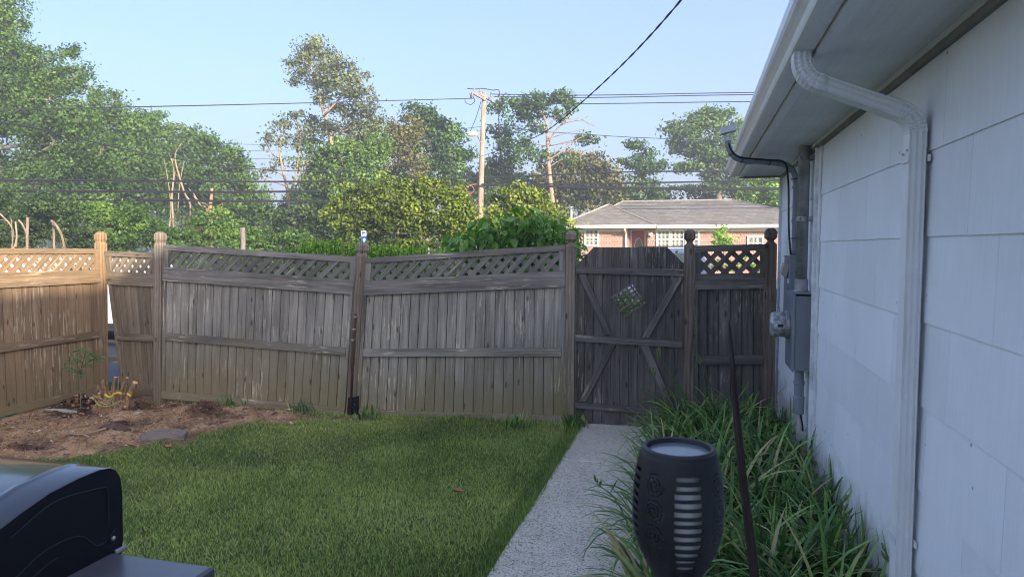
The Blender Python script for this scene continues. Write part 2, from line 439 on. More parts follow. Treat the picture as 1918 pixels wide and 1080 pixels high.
col = t.ramp(at, [(0.0,(0.07,0.14,0.03)),(0.35,(0.26,0.40,0.08)),(0.7,(0.56,0.68,0.16)),(0.88,(0.76,0.80,0.28)),(0.92,(0.48,0.43,0.22)),(1.0,(0.62,0.54,0.34))])
t.base(col); t.b.inputs['Roughness'].default_value = 0.4; t.b.inputs['Specular IOR Level'].default_value = 0.5
tr = t.n('ShaderNodeBsdfTranslucent'); t.l(col, tr.inputs[0]); mx = t.n('ShaderNodeMixShader'); mx.inputs[0].default_value = 0.4
t.l(t.b.outputs[0], mx.inputs[1]); t.l(tr.outputs[0], mx.inputs[2]); t.l(mx.outputs[0], t.out.inputs[0]); M['grass'] = t.m
tag(np_obj('lawn', V, Fc, M['grass'], tint=T), 'mown green lawn grass with yellowish dry patches', kind='stuff')
# ---- crumbs of earth, chips and dry litter on the bare patch
n = 11000
px = rng.uniform(-6.2,-2.0,n); py = rng.uniform(4.0,6.0,n); k = rng.random(n) < dirtness(px,py)*0.9; px, py = px[k], py[k]; n = len(px)
sz = rng.gamma(1.3, 0.0025, n)+0.002; a = rng.uniform(0,np.pi,n); asp = rng.uniform(0.8,3.5,n); zb = ground_h(px,py)
c, s_ = np.cos(a), np.sin(a)
def pt(u, v, z): return np.stack([px+(u*c*asp-v*s_)*sz, py+(u*s_*asp+v*c)*sz, zb+z*sz], -1)
V = np.stack([pt(-1,-.7,-.2),pt(1,-.8,-.2),pt(.8,.9,-.2),pt(-.9,.7,-.2),pt(.1,0,1.1)],1).reshape(-1,3)
Fc = ((np.arange(n)*5)[:,None,None]+np.array([[0,1,4],[1,2,4],[2,3,4],[3,0,4]])[None]).reshape(-1,3)
t = NT('earth_crumbs'); at = t.n('ShaderNodeAttribute', attribute_name='tint').outputs['Fac']
t.base(t.ramp(at, [(0.0,(0.12,0.07,0.045)),(0.55,(0.38,0.22,0.13)),(0.93,(0.50,0.33,0.2)),(1.0,(0.72,0.6,0.45))])); t.b.inputs['Roughness'].default_value = 0.95
tag(np_obj('dirt_crumbs', V, Fc, t.m, tint=np.repeat(rng.random(n)**1.2,5)), 'loose earth crumbs and wood chips on the bare patch', kind='stuff')

# ---- planting bed soil beside the house
t = NT('bed_soil'); t.b.inputs['Roughness'].default_value = 1.0
n1 = t.noise(t.pos(), 20, 6, 0.7); t.base(t.ramp(n1, [(0.3,(0.02,0.016,0.012)),(0.7,(0.09,0.07,0.05))])); t.bump(n1, 1.0, 0.03)
g = MB(); g.add([(PATHR+0.012,-1,0.0),(0.78,-1,0.0),(0.78,6.9,0.0),(PATHR+0.012,6.9,0.0)],[(0,1,2,3)])
tag(g.build('bed_soil', t.m), 'dark soil of the planting bed along the white wall', kind='structure')

# ---- concrete path, slab by slab
t = NT('exposed_aggregate'); t.b.inputs['Roughness'].default_value = 0.9
vo = t.n('ShaderNodeTexVoronoi'); vo.inputs['Scale'].default_value = 150; t.l(t.pos(), vo.inputs['Vector'])
sepc = t.n('ShaderNodeSeparateColor'); t.l(vo.outputs['Color'], sepc.inputs[0])
col = t.ramp(sepc.outputs[0], [(0.0,(0.16,0.14,0.11)),(0.10,(0.30,0.27,0.22)),(0.16,(0.74,0.65,0.52)),(0.65,(0.84,0.75,0.60)),(1.0,(0.93,0.87,0.76))])
col = t.mix(t.ramp(vo.outputs['Distance'], [(0.45,0.0),(0.75,0.5)]), col, (0.40,0.34,0.27))
col = t.mix(0.8, col, t.ramp(t.noise(t.pos(), 2.5, 6, 0.7), [(0.3,0.8),(0.7,1.08)]), 'MULTIPLY')
t.base(col); t.bump(vo.outputs['Distance'], 0.8, -0.006); M['agg'] = t.m
path = empty('path', (-0.58, 3, 0), 'pale exposed aggregate concrete path leading to the gate', kind='structure')
js = [-1.0, 0.23, 1.43, 2.62, 3.82, 5.02, 6.14]
for i in range(len(js)-1):
    g = MB(); y0, y1 = js[i]+0.007, js[i+1]-0.007; z = 0.022 + (i % 2)*0.004; c = 0.008
    r = lambda e, zz: [(PATHL+e,y0+e,zz),(PATHR-e,y0+e,zz),(PATHR-e,y1-e,zz),(PATHL+e,y1-e,zz)]
    g.rings([r(0,-0.08), r(0,z-c), r(c,z)]); g.build('slab', M['agg'], path)
g = MB(); g.box((PATHL-0.05,6.15,-0.08),(PATHR+0.15,6.27,0.045)); g.build('threshold', plain('threshold_stone',(0.5,0.48,0.42),0.85,0,0.2,20), path)
t = NT('exposed_aggregate_far')
g = MB(); g.box((PATHL,6.28,-0.08),(PATHR,20.4,0.0)); g.build('front_walk', M['agg'], path)

# ================================================================ WHITE HOUSE (right)
HX = 0.75; YEND = 6.66; YBACK = -9.0
house = empty('house', (4.4, 0, 0), 'white shingle-sided house with overhanging eave along the right side of the yard', 'house')
M['wallsheath'] = plain('wall_sheathing', (0.4,0.4,0.4), 0.9)
g = MB(); g.box((HX+0.012, YBACK, -0.1), (8.0, YEND-0.012, 2.285)); g.build('wall', M['wallsheath'], house)
# striated shingles
t = NT('painted_shingle'); t.b.inputs['Roughness'].default_value = 0.75; t.b.inputs['Specular IOR Level'].default_value = 0.3
ob = t.obj(); rnd = t.rand()
cmb = t.n('ShaderNodeCombineXYZ'); [t.l(t.math('MULTIPLY', rnd, k), cmb.inputs[i]) for i, k in enumerate((13.,47.,29.))]
n1 = t.noise(t.mapping(ob, (150,150,1.5), cmb.outputs[0]), 1.0, 3, 0.6)
n2 = t.noise(t.pos(), 1.6, 6, 0.65); n3 = t.noise(t.pos(), 45, 3, 0.7)
col = t.mix(1.0, (0.86,0.89,0.91), t.ramp(n2, [(0.3,0.92),(0.7,1.03)]), 'MULTIPLY')
col = t.mix(0.7, col, t.ramp(rnd, [(0.0,0.93),(1.0,1.05)]), 'MULTIPLY')
col = t.mix(0.4, col, t.ramp(n1, [(0.3,0.9),(0.7,1.05)]), 'MULTIPLY')
vs = t.n('ShaderNodeTexVoronoi'); vs.inputs['Scale'].default_value = 7.0; t.l(t.pos(), vs.inputs['Vector'])
col = t.mix(1.0, col, t.ramp(vs.outputs['Distance'], [(0.028,0.35),(0.05,1.0)]), 'MULTIPLY')
sp2 = t.n('ShaderNodeSeparateXYZ'); t.l(t.pos(), sp2.inputs[0])
foot = t.ramp(t.math('ADD', sp2.outputs[2], t.math('MULTIPLY', t.noise(t.pos(), 9, 5, 0.7), -0.6)), [(0.0, 0.55), (0.22, 0.0)])
col = t.mix(foot, col, (0.30,0.26,0.20))
t.base(col); t.bump(t.math('ADD', n1, t.math('MULTIPLY', n3, 0.25)), 0.5, 0.002); M['shingle'] = t.m
EXP, SW = 0.2845, 0.61
zs = [2.222 - EXP*i for i in range(9)]         # top of each course (bottom = next value)
def shingle_mb(w_, h_):
    g = MB(); e = 0.0009                       # y along the wall, x = -outward; bottom edge stands proud
    g.add([(-0.010,e,-h_),(-0.010,w_-e,-h_),(-0.0035,w_-e,0.016),(-0.0035,e,0.016),(0.0,e,-h_),(0.0,w_-e,-h_),(0.0,w_-e,0.016),(0.0,e,0.016)],
          [(0,3,2,1),(0,1,5,4),(1,2,6,5),(3,0,4,7),(2,3,7,6)], (0,0,1), (0,1,0)); return g
cache = {}
def put_shingle(y0, y1, zt, h_):
    key = (round(y1-y0,3), round(h_,3))
    if key not in cache:
        o = shingle_mb(y1-y0, h_).build('siding_shingle', M['shingle']); cache[key] = o.data
    else:
        o = bpy.data.objects.new('siding_shingle', cache[key]); COL.objects.link(o)
    o.location = (HX+0.004, y0, zt+random.uniform(-0.0012,0.0012)); o.rotation_euler = (random.uniform(-0.0012,0.0012),0,0)
    o.parent = house; o.matrix_parent_inverse = Matrix.Translation(-Vector(house.location))
TR0, TR1 = 4.60, 4.72
offs = [0.20, 0.43, 0.02, 0.31, 0.12, 0.47, 0.25, 0.05, 0.38]
for i, zt in enumerate(zs):
    h_ = EXP if i < 8 else 0.05
    for a, b in ((YBACK, TR0), (TR1, YEND-0.035)):
        y = b
        first = offs[i] if a == YBACK else offs[(i+4) % 9]
        cuts = [b]; y = b - (first+0.12)
        while y > a + 0.05: cuts.append(y); y -= SW
        cuts.append(a)
        for k in range(len(cuts)-1):
            if cuts[k] < -3.5: continue
            put_shingle(cuts[k+1], cuts[k], zt, h_)
g = MB(); g.box((HX-0.001,YBACK,-0.1),(HX+0.011,YEND-0.013,-0.058)); g.box((HX-0.001,YBACK,-0.05),(HX+0.004,-3.4,2.22)); g.build('foundation', M['kerb'], house)
g = MB(); g.box((HX-0.012,TR0+0.004,-0.05),(HX+0.006,TR1-0.004,2.236)); g.box((HX-0.03,TR0+0.09,-0.05),(HX-0.0125,TR1-0.006,2.236)); g.build('trim_board', M['trim'], house)
g = MB(); g.box((HX-0.024,YEND-0.034,-0.05),(HX+0.02,YEND+0.012,2.236)); g.build('corner_board', M['trim'], house)
g = MB(); g.box((HX-0.016,YBACK,2.238),(HX+0.01,YEND+0.01,2.262)); g.build('frieze_strip', M['frieze'], house)
g = MB(); g.box((0.40,YBACK,2.285),(HX+0.02,YEND+0.28,2.30)); g.build('soffit', M['soffit'], house)
g = MB(); g.box((HX-0.02,YBACK,2.262),(HX+0.01,YEND+0.01,2.2845)); g.build('bed_mould', M['soffit'], house)
g = MB(); g.box((0.386,YBACK,2.272),(0.399,YEND+0.28,2.41)); g.box((0.399,YBACK,2.272),(0.425,YEND+0.28,2.2845)); g.build('fascia', M['white'], house)
g = MB(); g.box((0.40,YEND+0.281,2.268),(0.78,YEND+0.298,2.34)); g.build('end_board', M['frieze'], house)
# gutter
prof = [(0.3855,2.385),(0.3855,2.292),(0.380,2.286),(0.322,2.286),(0.313,2.291),(0.309,2.300),(0.304,2.316),(0.292,2.332),(0.281,2.343),(0.275,2.356),(0.2735,2.378),(0.2735,2.389),(0.277,2.394),(0.287,2.393),(0.288,2.387),(0.280,2.386),(0.279,2.358),(0.284,2.346),(0.296,2.335),(0.308,2.318),(0.314,2.302),(0.322,2.290),(0.376,2.290),(0.382,2.296),(0.382,2.385)]
def gut(y0, y1):
    g = MB(); g.rings([[(x,y,z) for x,z in prof] for y in (y0,y1)], True, True); return g
gt = gut(YBACK, YEND+0.26).build('gutter', M['white'], house)
g = MB(); pc = [p for p in prof[:13]]; yy = YEND+0.262
g.rings([[(x,y,z) for x,z in pc] for y in (yy, yy+0.003)]); g.build('end_cap', M['white'], gt)
# roof (both slopes) and gable
t = NT('roof_shingles_own'); t.b.inputs['Roughness'].default_value = 0.95
t.base(t.ramp(t.noise(t.pos(), 12, 5), [(0.3,(0.06,0.058,0.055)),(0.7,(0.14,0.135,0.125))]))
RX, RZ = 4.4, 5.35  # unseen ridge, height set so its shadow line crosses the left fence
g = MB()
for sgn in (0, 1):
    X0 = 0.345 if not sgn else 8.455; y0, y1 = YBACK-0.3, YEND+0.33
    a = [(X0,y0,2.405),(RX,y0,RZ),(RX,y1,RZ),(X0,y1,2.405)]; g.add(a+[(x,y,z+0.05) for x,y,z in a], [(0,1,2,3),(7,6,5,4),(0,4,5,1),(1,5,6,2),(2,6,7,3),(3,7,4,0)])
g.build('roof', t.m, house)
g = MB(); g.add([(0.78,YEND-0.013,2.286),(8.0,YEND-0.013,2.286),(RX,YEND-0.013,RZ-0.03),(0.78,YBACK,2.286),(8.0,YBACK,2.286),(RX,YBACK,RZ-0.03)],[(0,1,2),(3,5,4),(0,2,5,3)])
g.build('gable', M['trim'], house)
# ---- downspout: elbow, diagonal, elbow, long pipe (corrugated rectangular section)
def rect_sec(c, ax, ay, hw, hd, amp=0.0045, ribs=4, puff=1.0):
    # ax: direction of wide side, ay: thickness direction; ribbed outer faces
    out = []; N = ribs*4
    side = [(-1+2*k/N) for k in range(N)]; ends = [(-1+2*k/12) for k in range(12)]
    for k in side: out.append((hw*k, -hd - amp*(0.5-0.5*math.cos(2*math.pi*ribs*(k+1)/2)) + amp))
    for k in ends: out.append((hw - amp*(0.5-0.5*math.cos(2*math.pi*3*(k+1)/2)), hd*k))
    for k in side: out.append((-hw*k, hd + amp*(0.5-0.5*math.cos(2*math.pi*ribs*(k+1)/2)) - amp))
    for k in ends: out.append((-hw + amp*(0.5-0.5*math.cos(2*math.pi*3*(k+1)/2)), -hd*k))
    return [Vector(c) + Vector(ax)*x*puff + Vector(ay)*y*puff for x, y in out]
DSY = 2.60; DX = 0.707; GX = 0.345
def ds_path(pts, puffs=None):
    rs = []; pts = [Vector(p) for p in pts]
    for i, p in enumerate(pts):
        tng = (pts[min(i+1,len(pts)-1)] - pts[max(i-1,0)]).normalized()
        ay = Vector((0,1,0)).cross(tng).normalized()
        rs.append(rect_sec(p, (0,1,0), ay, 0.039, 0.027, puff=(puffs[i] if puffs else 1.0)))
    g = MB(); g.rings(rs, True, False); return g
def arc(c, r_, a0, a1, n): return [Vector((c[0]+r_*math.cos(R(a0+(a1-a0)*k/n)), DSY, c[1]+r_*math.sin(R(a0+(a1-a0)*k/n)))) for k in range(n+1)]
# geometry in the XZ plane: down from gutter, bend to slope (angle 30 deg below horizontal), bend back down
SL = 23
r1 = 0.085
c1 = (GX+r1, 2.262)
e1 = arc(c1, r1, 180, 180+90-SL, 16)
p_end = e1[-1]; dirv = Vector((math.cos(R(-SL)),0,math.sin(R(-SL))))
c2 = (DX-r1, 0)   # centre of the second bend
e2rel = [Vector((c2[0]+r1*math.cos(R(90-SL-(90-SL)*k/16)), DSY, r1*math.sin(R(90-SL-(90-SL)*k/16)))) for k in range(17)]
# slide so that the diagonal joins
tt_ = (e2rel[0].x - p_end.x)/dirv.x; z2 = p_end.z + dirv.z*tt_ - e2rel[0].z
e2 = [Vector((p.x,p.y,p.z+z2)) for p in e2rel]
def crimp(n): return [1.035 if k % 2 else 0.985 for k in range(n)]
dsp = empty('downspout', (DX, DSY, 0), 'white corrugated aluminium downspout with two elbows on the house wall', 'downspout')
top = [Vector((GX,DSY,2.286)), Vector((GX,DSY,2.275)), Vector((GX,DSY,2.268))]
def dens(a): # double the sample for crimping
    out = []
    for i in range(len(a)-1): out += [a[i], (a[i]+a[i+1])/2]
    return out+[a[-1]]
q = dens(e1); ds_path(top+q+[p_end+dirv*0.02], [1.06]*3+[1.05+0.07*(k%4==0) for k in range(len(q))]+[1.06]).build('elbow', M['white'], dsp)
qa = p_end+dirv*0.01; qb = e2[0]-dirv*0.05
ds_path([qa, qb]).build('diagonal_pipe', M['white'], dsp)
q = dens(e2); ds_path([qb-dirv*0.012, e2[0]-dirv*0.004]+q+[e2[-1]-Vector((0,0,0.05))], [1.08,1.08]+[1.08-0.07*(k%4==0) for k in range(len(q))]+[1.05]).build('elbow', M['white'], dsp)
zt = e2[-1].z-0.035
g = ds_path([(DX,DSY,zt),(DX,DSY,0.06)]); dp = g.build('vertical_pipe', M['white'], dsp)
for dy, dz in ((-0.02,-0.02),(0.028,-0.028)):
    g = MB(); g.tube([(DX-0.024,DSY+dy,zt+dz),(DX-0.0325,DSY+dy,zt+dz)],0.0045,8); g.build('screw', M['bolt'], dsp)
for zz in (1.9,0.6):
    g = MB(); g.box((DX-0.0305,DSY-0.042,zz),(DX-0.0290,DSY+0.042,zz+0.022)); g.build('strap', M['white'], dsp)
    g = MB(); g.box((DX+0.028,DSY-0.050,zz),(DX+0.0335,DSY+0.050,zz+0.022)); g.build('wall_bracket', M['white'], dsp)
g = ds_path([(DX,DSY,0.07),(DX-0.01,DSY,0.05),(DX-0.06,DSY,0.03),(DX-0.14,DSY,0.02)]); g.build('outlet_elbow', M['white'], dsp)

# ---- service conduit, meter socket, disconnect box
BX, BY0, BY1 = 0.626, 4.80, 5.13
conduit = empty('service_conduit', (0.69,4.95,1.3), 'thick galvanised service conduit rising from the meter box through the soffit', 'conduit')
g = MB(); g.tube([(0.69,4.95,1.305),(0.69,4.95,4.35)],0.037,20); g.build('pipe', M['galv'], conduit, smooth=True)
g = MB(); g.lathe((0.69,4.95,0),[(0.05,1.308),(0.05,1.325),(0.043,1.33),(0.043,1.40),(0.039,1.405)],20); g.build('coupling', M['galv'], conduit, smooth=False)
for zc in (1.79, 2.19):
    g = MB(); g.lathe((0.69,4.95,0),[(0.0375,zc),(0.041,zc),(0.041,zc+0.03),(0.0375,zc+0.03)],20)
    g.box((0.715,4.895,zc+0.002),(0.748,4.91,zc+0.028)); g.box((0.715,4.99,zc+0.002),(0.748,5.005,zc+0.028)); g.box((0.655,4.90,zc+0.004),(0.665,4.935,zc+0.026)); g.build('clamp', M['galv'], conduit)
g = MB(); g.tube([(0.69,4.95,4.35),(0.66,5.0,4.42),(0.60,5.08,4.40),(0.56,5.14,4.30)],[0.037,0.05,0.055,0.045],12); g.build('weatherhead', M['galv'], conduit, smooth=True)
g = MB(); g.tube([(0.738,4.78,2.28),(0.738,4.78,1.32)],0.006,8); tag(g.build('ground_wire', M['galv']), 'thin grey ground wire running down the wall beside the thick conduit', 'wire')
mbx = empty('electric_meter', (0.69,4.97,0.81), 'grey electric meter box with round glass meter on the white wall', 'electric meter')
g = MB(); e = 0.006
def boxr(g, a, b, e):
    x0,y0,z0 = a; x1,y1,z1 = b
    rs = []
    for x, k in ((x1,0),(x0+e,0),(x0,e)):
        rs.append([(x,y0+k,z0+k),(x,y1-k,z0+k),(x,y1-k,z1-k),(x,y0+k,z1-k)])
    g.rings(rs)
boxr(g, (BX+0.012,BY0,0.81),(HX-0.011,BY1,1.30), 0.003); hb = g.build('housing', M['greybox'], mbx)
g = MB(); boxr(g, (BX-0.004,BY0-0.006,0.80),(BX+0.0118,BY1+0.006,1.312), 0.008); lidp = g.build('cover', M['greybox'], mbx)
g = MB(); g.box((BX-0.006,BY0-0.012,1.3125),(HX-0.011,BY1+0.012,1.322)); g.build('hood', M['greybox'], mbx)
mc = Vector((BX, 4.965, 1.095))
g = MB()
def xl(prof_, c, n=28):
    g.rings([[c+Vector((-d, r_*math.cos(2*math.pi*j/n), r_*math.sin(2*math.pi*j/n))) for j in range(n)] for r_, d in prof_])
xl([(0.094,0.004),(0.096,0.012),(0.094,0.028),(0.086,0.032)], mc); g.build('meter_ring', M['galv'], mbx, smooth=False)
g = MB(); xl([(0.086,0.030),(0.085,0.10),(0.078,0.118),(0.06,0.126),(0.0001,0.129)], mc)
t = NT('meter_glass'); t.b.inputs['Base Color'].default_value = (0.62,0.64,0.65,1); t.b.inputs['Roughness'].default_value = 0.12
t.base(t.ramp(t.noise(t.mapping(t.pos(),(1,1,1)),26,3), [(0.35,(0.20,0.22,0.23)),(0.5,(0.36,0.38,0.40)),(0.62,(0.6,0.62,0.63))]))
g.build('meter_glass', t.m, mbx, smooth=True)
g = MB(); g.box((BX-0.085,BY0+0.078,1.085),(BX-0.05,BY0+0.0785,1.105)); g.build('meter_label', M['black'], mbx)
g = MB(); g.lathe((0.69,4.93,0),[(0.03,0.80),(0.03,0.72),(0.036,0.72),(0.036,0.70),(0.031,0.695),(0.031,0.62),(0.037,0.615),(0.037,0.50),(0.02,0.495)],18); g.build('lower_conduit', M['greypipe'], mbx, smooth=False)
gp = empty('ground_rod_pipe', (0.70,4.93,0.0), 'narrow white pipe and black cable below the meter box down into the plants', 'pipe')
g = MB(); g.tube([(0.70,4.93,0.5),(0.70,4.93,0.39)],0.017,10); g.box((0.68,4.88,0.33),(0.74,4.95,0.39)); g.tube([(0.712,4.93,0.335),(0.715,4.93,-0.02)],0.010,8); g.build('white_pipe', M['lightplastic'], gp)
g = MB(); g.tube(catmull([(0.70,4.90,0.50),(0.715,4.89,0.40),(0.70,4.885,0.30),(0.69,4.88,0.15),(0.70,4.87,-0.02)],6),0.006,7); g.build('cable', M['black'], gp)
# further box (disconnect)
dsx = empty('disconnect_box', (0.69,5.5,1.0), 'second grey utility box with a tipped pull handle behind the meter box', 'electric box')
g = MB(); boxr(g, (0.648,5.22,1.06),(HX-0.011,5.52,1.545), 0.004); g.build('housing', M['greybox'], dsx)
g = MB(); g.box((0.644,5.214,1.5455),(HX-0.011,5.526,1.556)); g.build('hood', M['greybox'], dsx)
g = MB(); g.add([(0.60,5.27,1.43),(0.635,5.27,1.40),(0.655,5.27,1.49),(0.62,5.27,1.505),(0.60,5.38,1.43),(0.635,5.38,1.40),(0.655,5.38,1.49),(0.62,5.38,1.505)],[(0,1,2,3),(7,6,5,4),(0,4,5,1),(1,5,6,2),(2,6,7,3),(3,7,4,0)]); g.build('pull_handle', plain('beige_plastic',(0.4,0.37,0.32),0.5), dsx)
for zc, cn in ((1.50,(0.45,0.05,0.05)),(1.30,(0.05,0.06,0.2)),(1.22,(0.4,0.04,0.05)),(1.36,(0.7,0.7,0.7))):
    g = MB(); g.box((0.6465,5.24,zc),(0.6478,5.30,zc+0.035)); g.build('sticker', plain('sticker_'+str(zc),cn,0.5), dsx)
pb = MB(); boxr(pb,(0.665,5.25,0.86),(HX-0.011,5.40,1.04),0.004); tag(pb.build('phone_box', M['lightplastic']), 'small pale plastic phone box on the wall under the grey boxes', 'phone box')
# conduit curling round the gutter
cp = empty('bent_conduit', (0.70,5.42,1.55), 'bent grey conduit curling under the gutter with a black cable strapped to it', 'conduit')
pth = catmull([(0.70,5.40,1.556),(0.70,5.40,1.80),(0.70,5.40,2.05),(0.688,5.39,2.145),(0.645,5.375,2.20),(0.57,5.36,2.222),(0.45,5.33,2.235),(0.34,5.30,2.243),(0.27,5.28,2.265),(0.228,5.26,2.32),(0.215,5.25,2.385)],8)
g = MB(); g.tube(pth,0.020,14); g.build('pipe', M['greypipe'], cp, smooth=True)
for k0 in (8,):
    for q3 in ([(0.70,5.40,1.79),(0.70,5.40,1.82)], [(0.70,5.40,2.04),(0.70,5.40,2.06)], pth[52:58]):
        g = MB(); g.tube(q3,0.0235,14); g.build('coupling', M['greypipe'], cp)
g = MB(); cpth = [p+Vector((-0.024,-0.012,0.002)) if p.z<2.2 else p+Vector((0.0,-0.02,0.014)) for p in pth]
g.tube(catmull([(0.672,5.36,1.56),(0.655,5.36,1.75),(0.648,5.36,2.0),(0.64,5.36,2.12)]+[tuple(p) for p in cpth[36::8]],5),0.007,8); g.build('cable', M['black'], cp, smooth=True)
for k0 in (4,20,44,58,68):
    p = pth[k0]; q2 = pth[k0+1]; d = (q2-p).normalized(); g = MB(); g.tube([p, p+d*0.006],0.024 if k0>30 else 0.03,12); g.build('cable_tie', M['black'], cp)
g = MB(); g.tube([(0.215,5.25,2.38),(0.213,5.25,2.405)],0.026,12); g.tube([(0.213,5.25,2.405),(0.213,5.25,2.42)],0.021,12)
g.add([(0.165,5.20,2.425),(0.27,5.20,2.45),(0.27,5.30,2.45),(0.165,5.30,2.425),(0.165,5.20,2.475),(0.27,5.20,2.495),(0.27,5.30,2.495),(0.165,5.30,2.475)],[(0,3,2,1),(4,5,6,7),(0,1,5,4),(1,2,6,5),(2,3,7,6),(3,0,4,7)])
g.build('entrance_cap', plain('cap_grey',(0.36,0.42,0.47),0.45), cp)

# ================================================================ FENCE
NECK = [(0.020,0.0),(0.036,-0.012),(0.047,-0.034),(0.047,-0.078),(0.024,-0.104),(0.024,-0.114)]
def octsec(c, r_, ax, ay, ch=0.18):
    pts = []
    for sx, sy in ((1,-1),(1,1),(-1,1),(-1,-1)):
        a, b = ((sx, sy*(1-ch)), (sx*(1-ch), sy)) if sx*sy > 0 else ((sx*(1-ch), sy), (sx, sy*(1-ch)))
        pts += [a, b]
    return [Vector(c)+ax*(x*r_)+ay*(y*r_) for x, y in pts]
def fence_post(base, top, mat, label, neck=0.024, hw=0.0445, rot=0.0):
    base = Vector(base); top = Vector(top); up = (top-base).normalized()
    ax = Vector((math.cos(rot), math.sin(rot), 0)); ax = (ax-up*ax.dot(up)).normalized(); ay = up.cross(ax)
    e = empty('fence_post', base, label, 'fence post', 'posts of the wooden fence')
    k = neck/0.024
    zc = 0.114
    g = MB(); rs = [octsec(base-up*0.3, hw, ax, ay, 0.06), octsec(top-up*(zc+0.024), hw, ax, ay, 0.06), octsec(top-up*zc, 0.025*k, ax, ay, 0.1)]
    n = 8; vs = [p for r_ in rs for p in r_]; fs = []
    for i in range(len(rs)-1):
        for j in range(n): fs.append((i*n+j, i*n+(j+1)%n, (i+1)*n+(j+1)%n, (i+1)*n+j))
    fs.append(tuple(2*n+j for j in range(n)))
    g.add(vs, fs, up, ax); g.build('post_shaft', mat, e)
    g = MB(); rs = [octsec(top+up*z, (r_ if r_ > 0.03 or z > -0.05 else 0.0245*k), ax, ay, 0.16 if r_ > 0.03 else 0.1) for r_, z in NECK[::-1]]
    vs = [p for r_ in rs for p in r_]; fs = []
    for i in range(len(rs)-1):
        for j in range(n): fs.append((i*n+j, i*n+(j+1)%n, (i+1)*n+(j+1)%n, (i+1)*n+j))
    fs.append(tuple((len(rs)-1)*n+j for j in range(n)))
    g.add(vs, fs, up, ax); g.build('cap', mat, e)
    return e
PG1 = Vector((-1.085,6.14,0)); PG2 = Vector((-0.035,6.17,0)); PR = Vector((0.628,6.17,0))
PM0 = Vector((-3.19,5.93,0)); PL2 = Vector((-5.36,5.93,0)); PL1 = Vector((-6.28,6.13,0))
def topat(px_, py_, Y): return onY(px_, py_, Y)
fence_post(PG1, topat(1070,432,6.14), M['post'], 'brown grained fence post on the hinge side, left of the dark gate', rot=0.02)
fence_post(PG2, topat(1292,430,6.17), M['postdark'], 'dark grey fence post between gate and narrow lattice panel', rot=-0.02)
fence_post(PR, topat(1444,427,6.17), M['postdark'], 'dark brown fence post nearest the white house wall', rot=0.03)
m0 = onY(660,782,5.95); fence_post(Vector((m0.x,5.95,0)), topat(679.5,453,5.95), M['post'], 'leaning weathered fence post with rusty rod between the two wide panels', neck=0.034, rot=-0.25)
fence_post(Vector((onY(299,757,5.93).x,5.93,0)), topat(300.5,434,5.93), M['post'], 'grey brown fence post between the narrow slipped panel and the left wide panel', neck=0.036)
fence_post(Vector((onY(191,740,6.13).x,6.13,0)), topat(188.5,434,6.13), M['posttan'], 'sunlit orange tan corner fence post', neck=0.036)
fence_post((-6.30,3.76,0), (-6.30,3.76,1.78), M['posttan'], 'tan fence post at the outer end of the left side panel', neck=0.036)
fence_post((-6.30,1.46,0), (-6.30,1.46,1.78), M['posttan'], 'tan fence post beyond the grill end of the side fence', neck=0.036)
# panel: bilinear patch from four corners
class Panel:
    def __init__(s, bl, br, tr, tl, nrm):
        s.c = [Vector(p) for p in (bl, br, tr, tl)]; s.n = Vector(nrm).normalized()
        s.W = ((s.c[1]-s.c[0]).length+(s.c[2]-s.c[3]).length)/2; s.H = ((s.c[3]-s.c[0]).length+(s.c[2]-s.c[1]).length)/2
    def P(s, a, b, d):     # a, b in metres
        u, v = a/s.W, b/s.H; bl, br, tr, tl = s.c
        return bl*((1-u)*(1-v))+br*(u*(1-v))+tr*(u*v)+tl*((1-u)*v)+s.n*d
    def prism(s, g, poly, d0, d1, along, inset=0.0):
        """poly: list of (a,b) counter-clockwise seen from the front; d1 front, d0 back"""
        n = len(poly); ax = [p[0] for p in poly]; cx = (min(ax)+max(ax))/2; w_ = max(ax)-min(ax)
        ins = [(cx+(a-cx)*(1-2*inset/w_), b) for a, b in poly] if inset and w_ > 3*inset else poly
        if inset: rs = [(poly,d0),(poly,d0+(d1-d0)*0.16),(ins,d0+(d1-d0)*0.16),(ins,d1)]
        else: rs = [(poly,d0),(poly,d1)]
        vs = [s.P(a,b,d) for r_, d in rs for a, b in r_]; fs = []
        for i in range(len(rs)-1):
            for j in range(n):
                k = (j+1) % n; fs.append((i*n+j, i*n+k, (i+1)*n+k, (i+1)*n+j))
        fs.append(tuple(range(n))[::-1]); fs.append(tuple((len(rs)-1)*n+j for j in range(n)))
        L = s.P(s.W*.5+along[0]*.1, s.H*.5+along[1]*.1, 0)-s.P(s.W*.5, s.H*.5, 0); Wd = s.n.cross(L)
        g.add(vs, fs, L, Wd)
def clip_slat(a0, slope, wd, x0, x1, y0, y1):
    """strip along direction (1,slope) passing (a0,y0), clipped to rect"""
    d = Vector((1, slope)).normalized(); nrm = Vector((-d.y, d.x)); c = Vector((a0, y0)); h = wd/2
    poly = [c-d*3-nrm*h, c+d*3-nrm*h, c+d*3+nrm*h, c-d*3+nrm*h]
    for ax_, lim, sg in ((0,x0,1),(0,x1,-1),(1,y0,1),(1,y1,-1)):
        out = []
        for i in range(len(poly)):
            p, q = poly[i], poly[(i+1) % len(poly)]; ip = (p[ax_]-lim)*sg >= 0; iq = (q[ax_]-lim)*sg >= 0
            if ip: out.append(p)
            if ip != iq:
                t_ = (lim-p[ax_])/(q[ax_]-p[ax_]); out.append(p+(q-p)*t_)
        poly = out
        if len(poly) < 3: return None
    ar = abs(sum(poly[i].x*poly[(i+1)%len(poly)].y-poly[(i+1)%len(poly)].x*poly[i].y for i in range(len(poly))))/2
    return [(p.x, p.y) for p in poly] if ar > 2e-4 else None
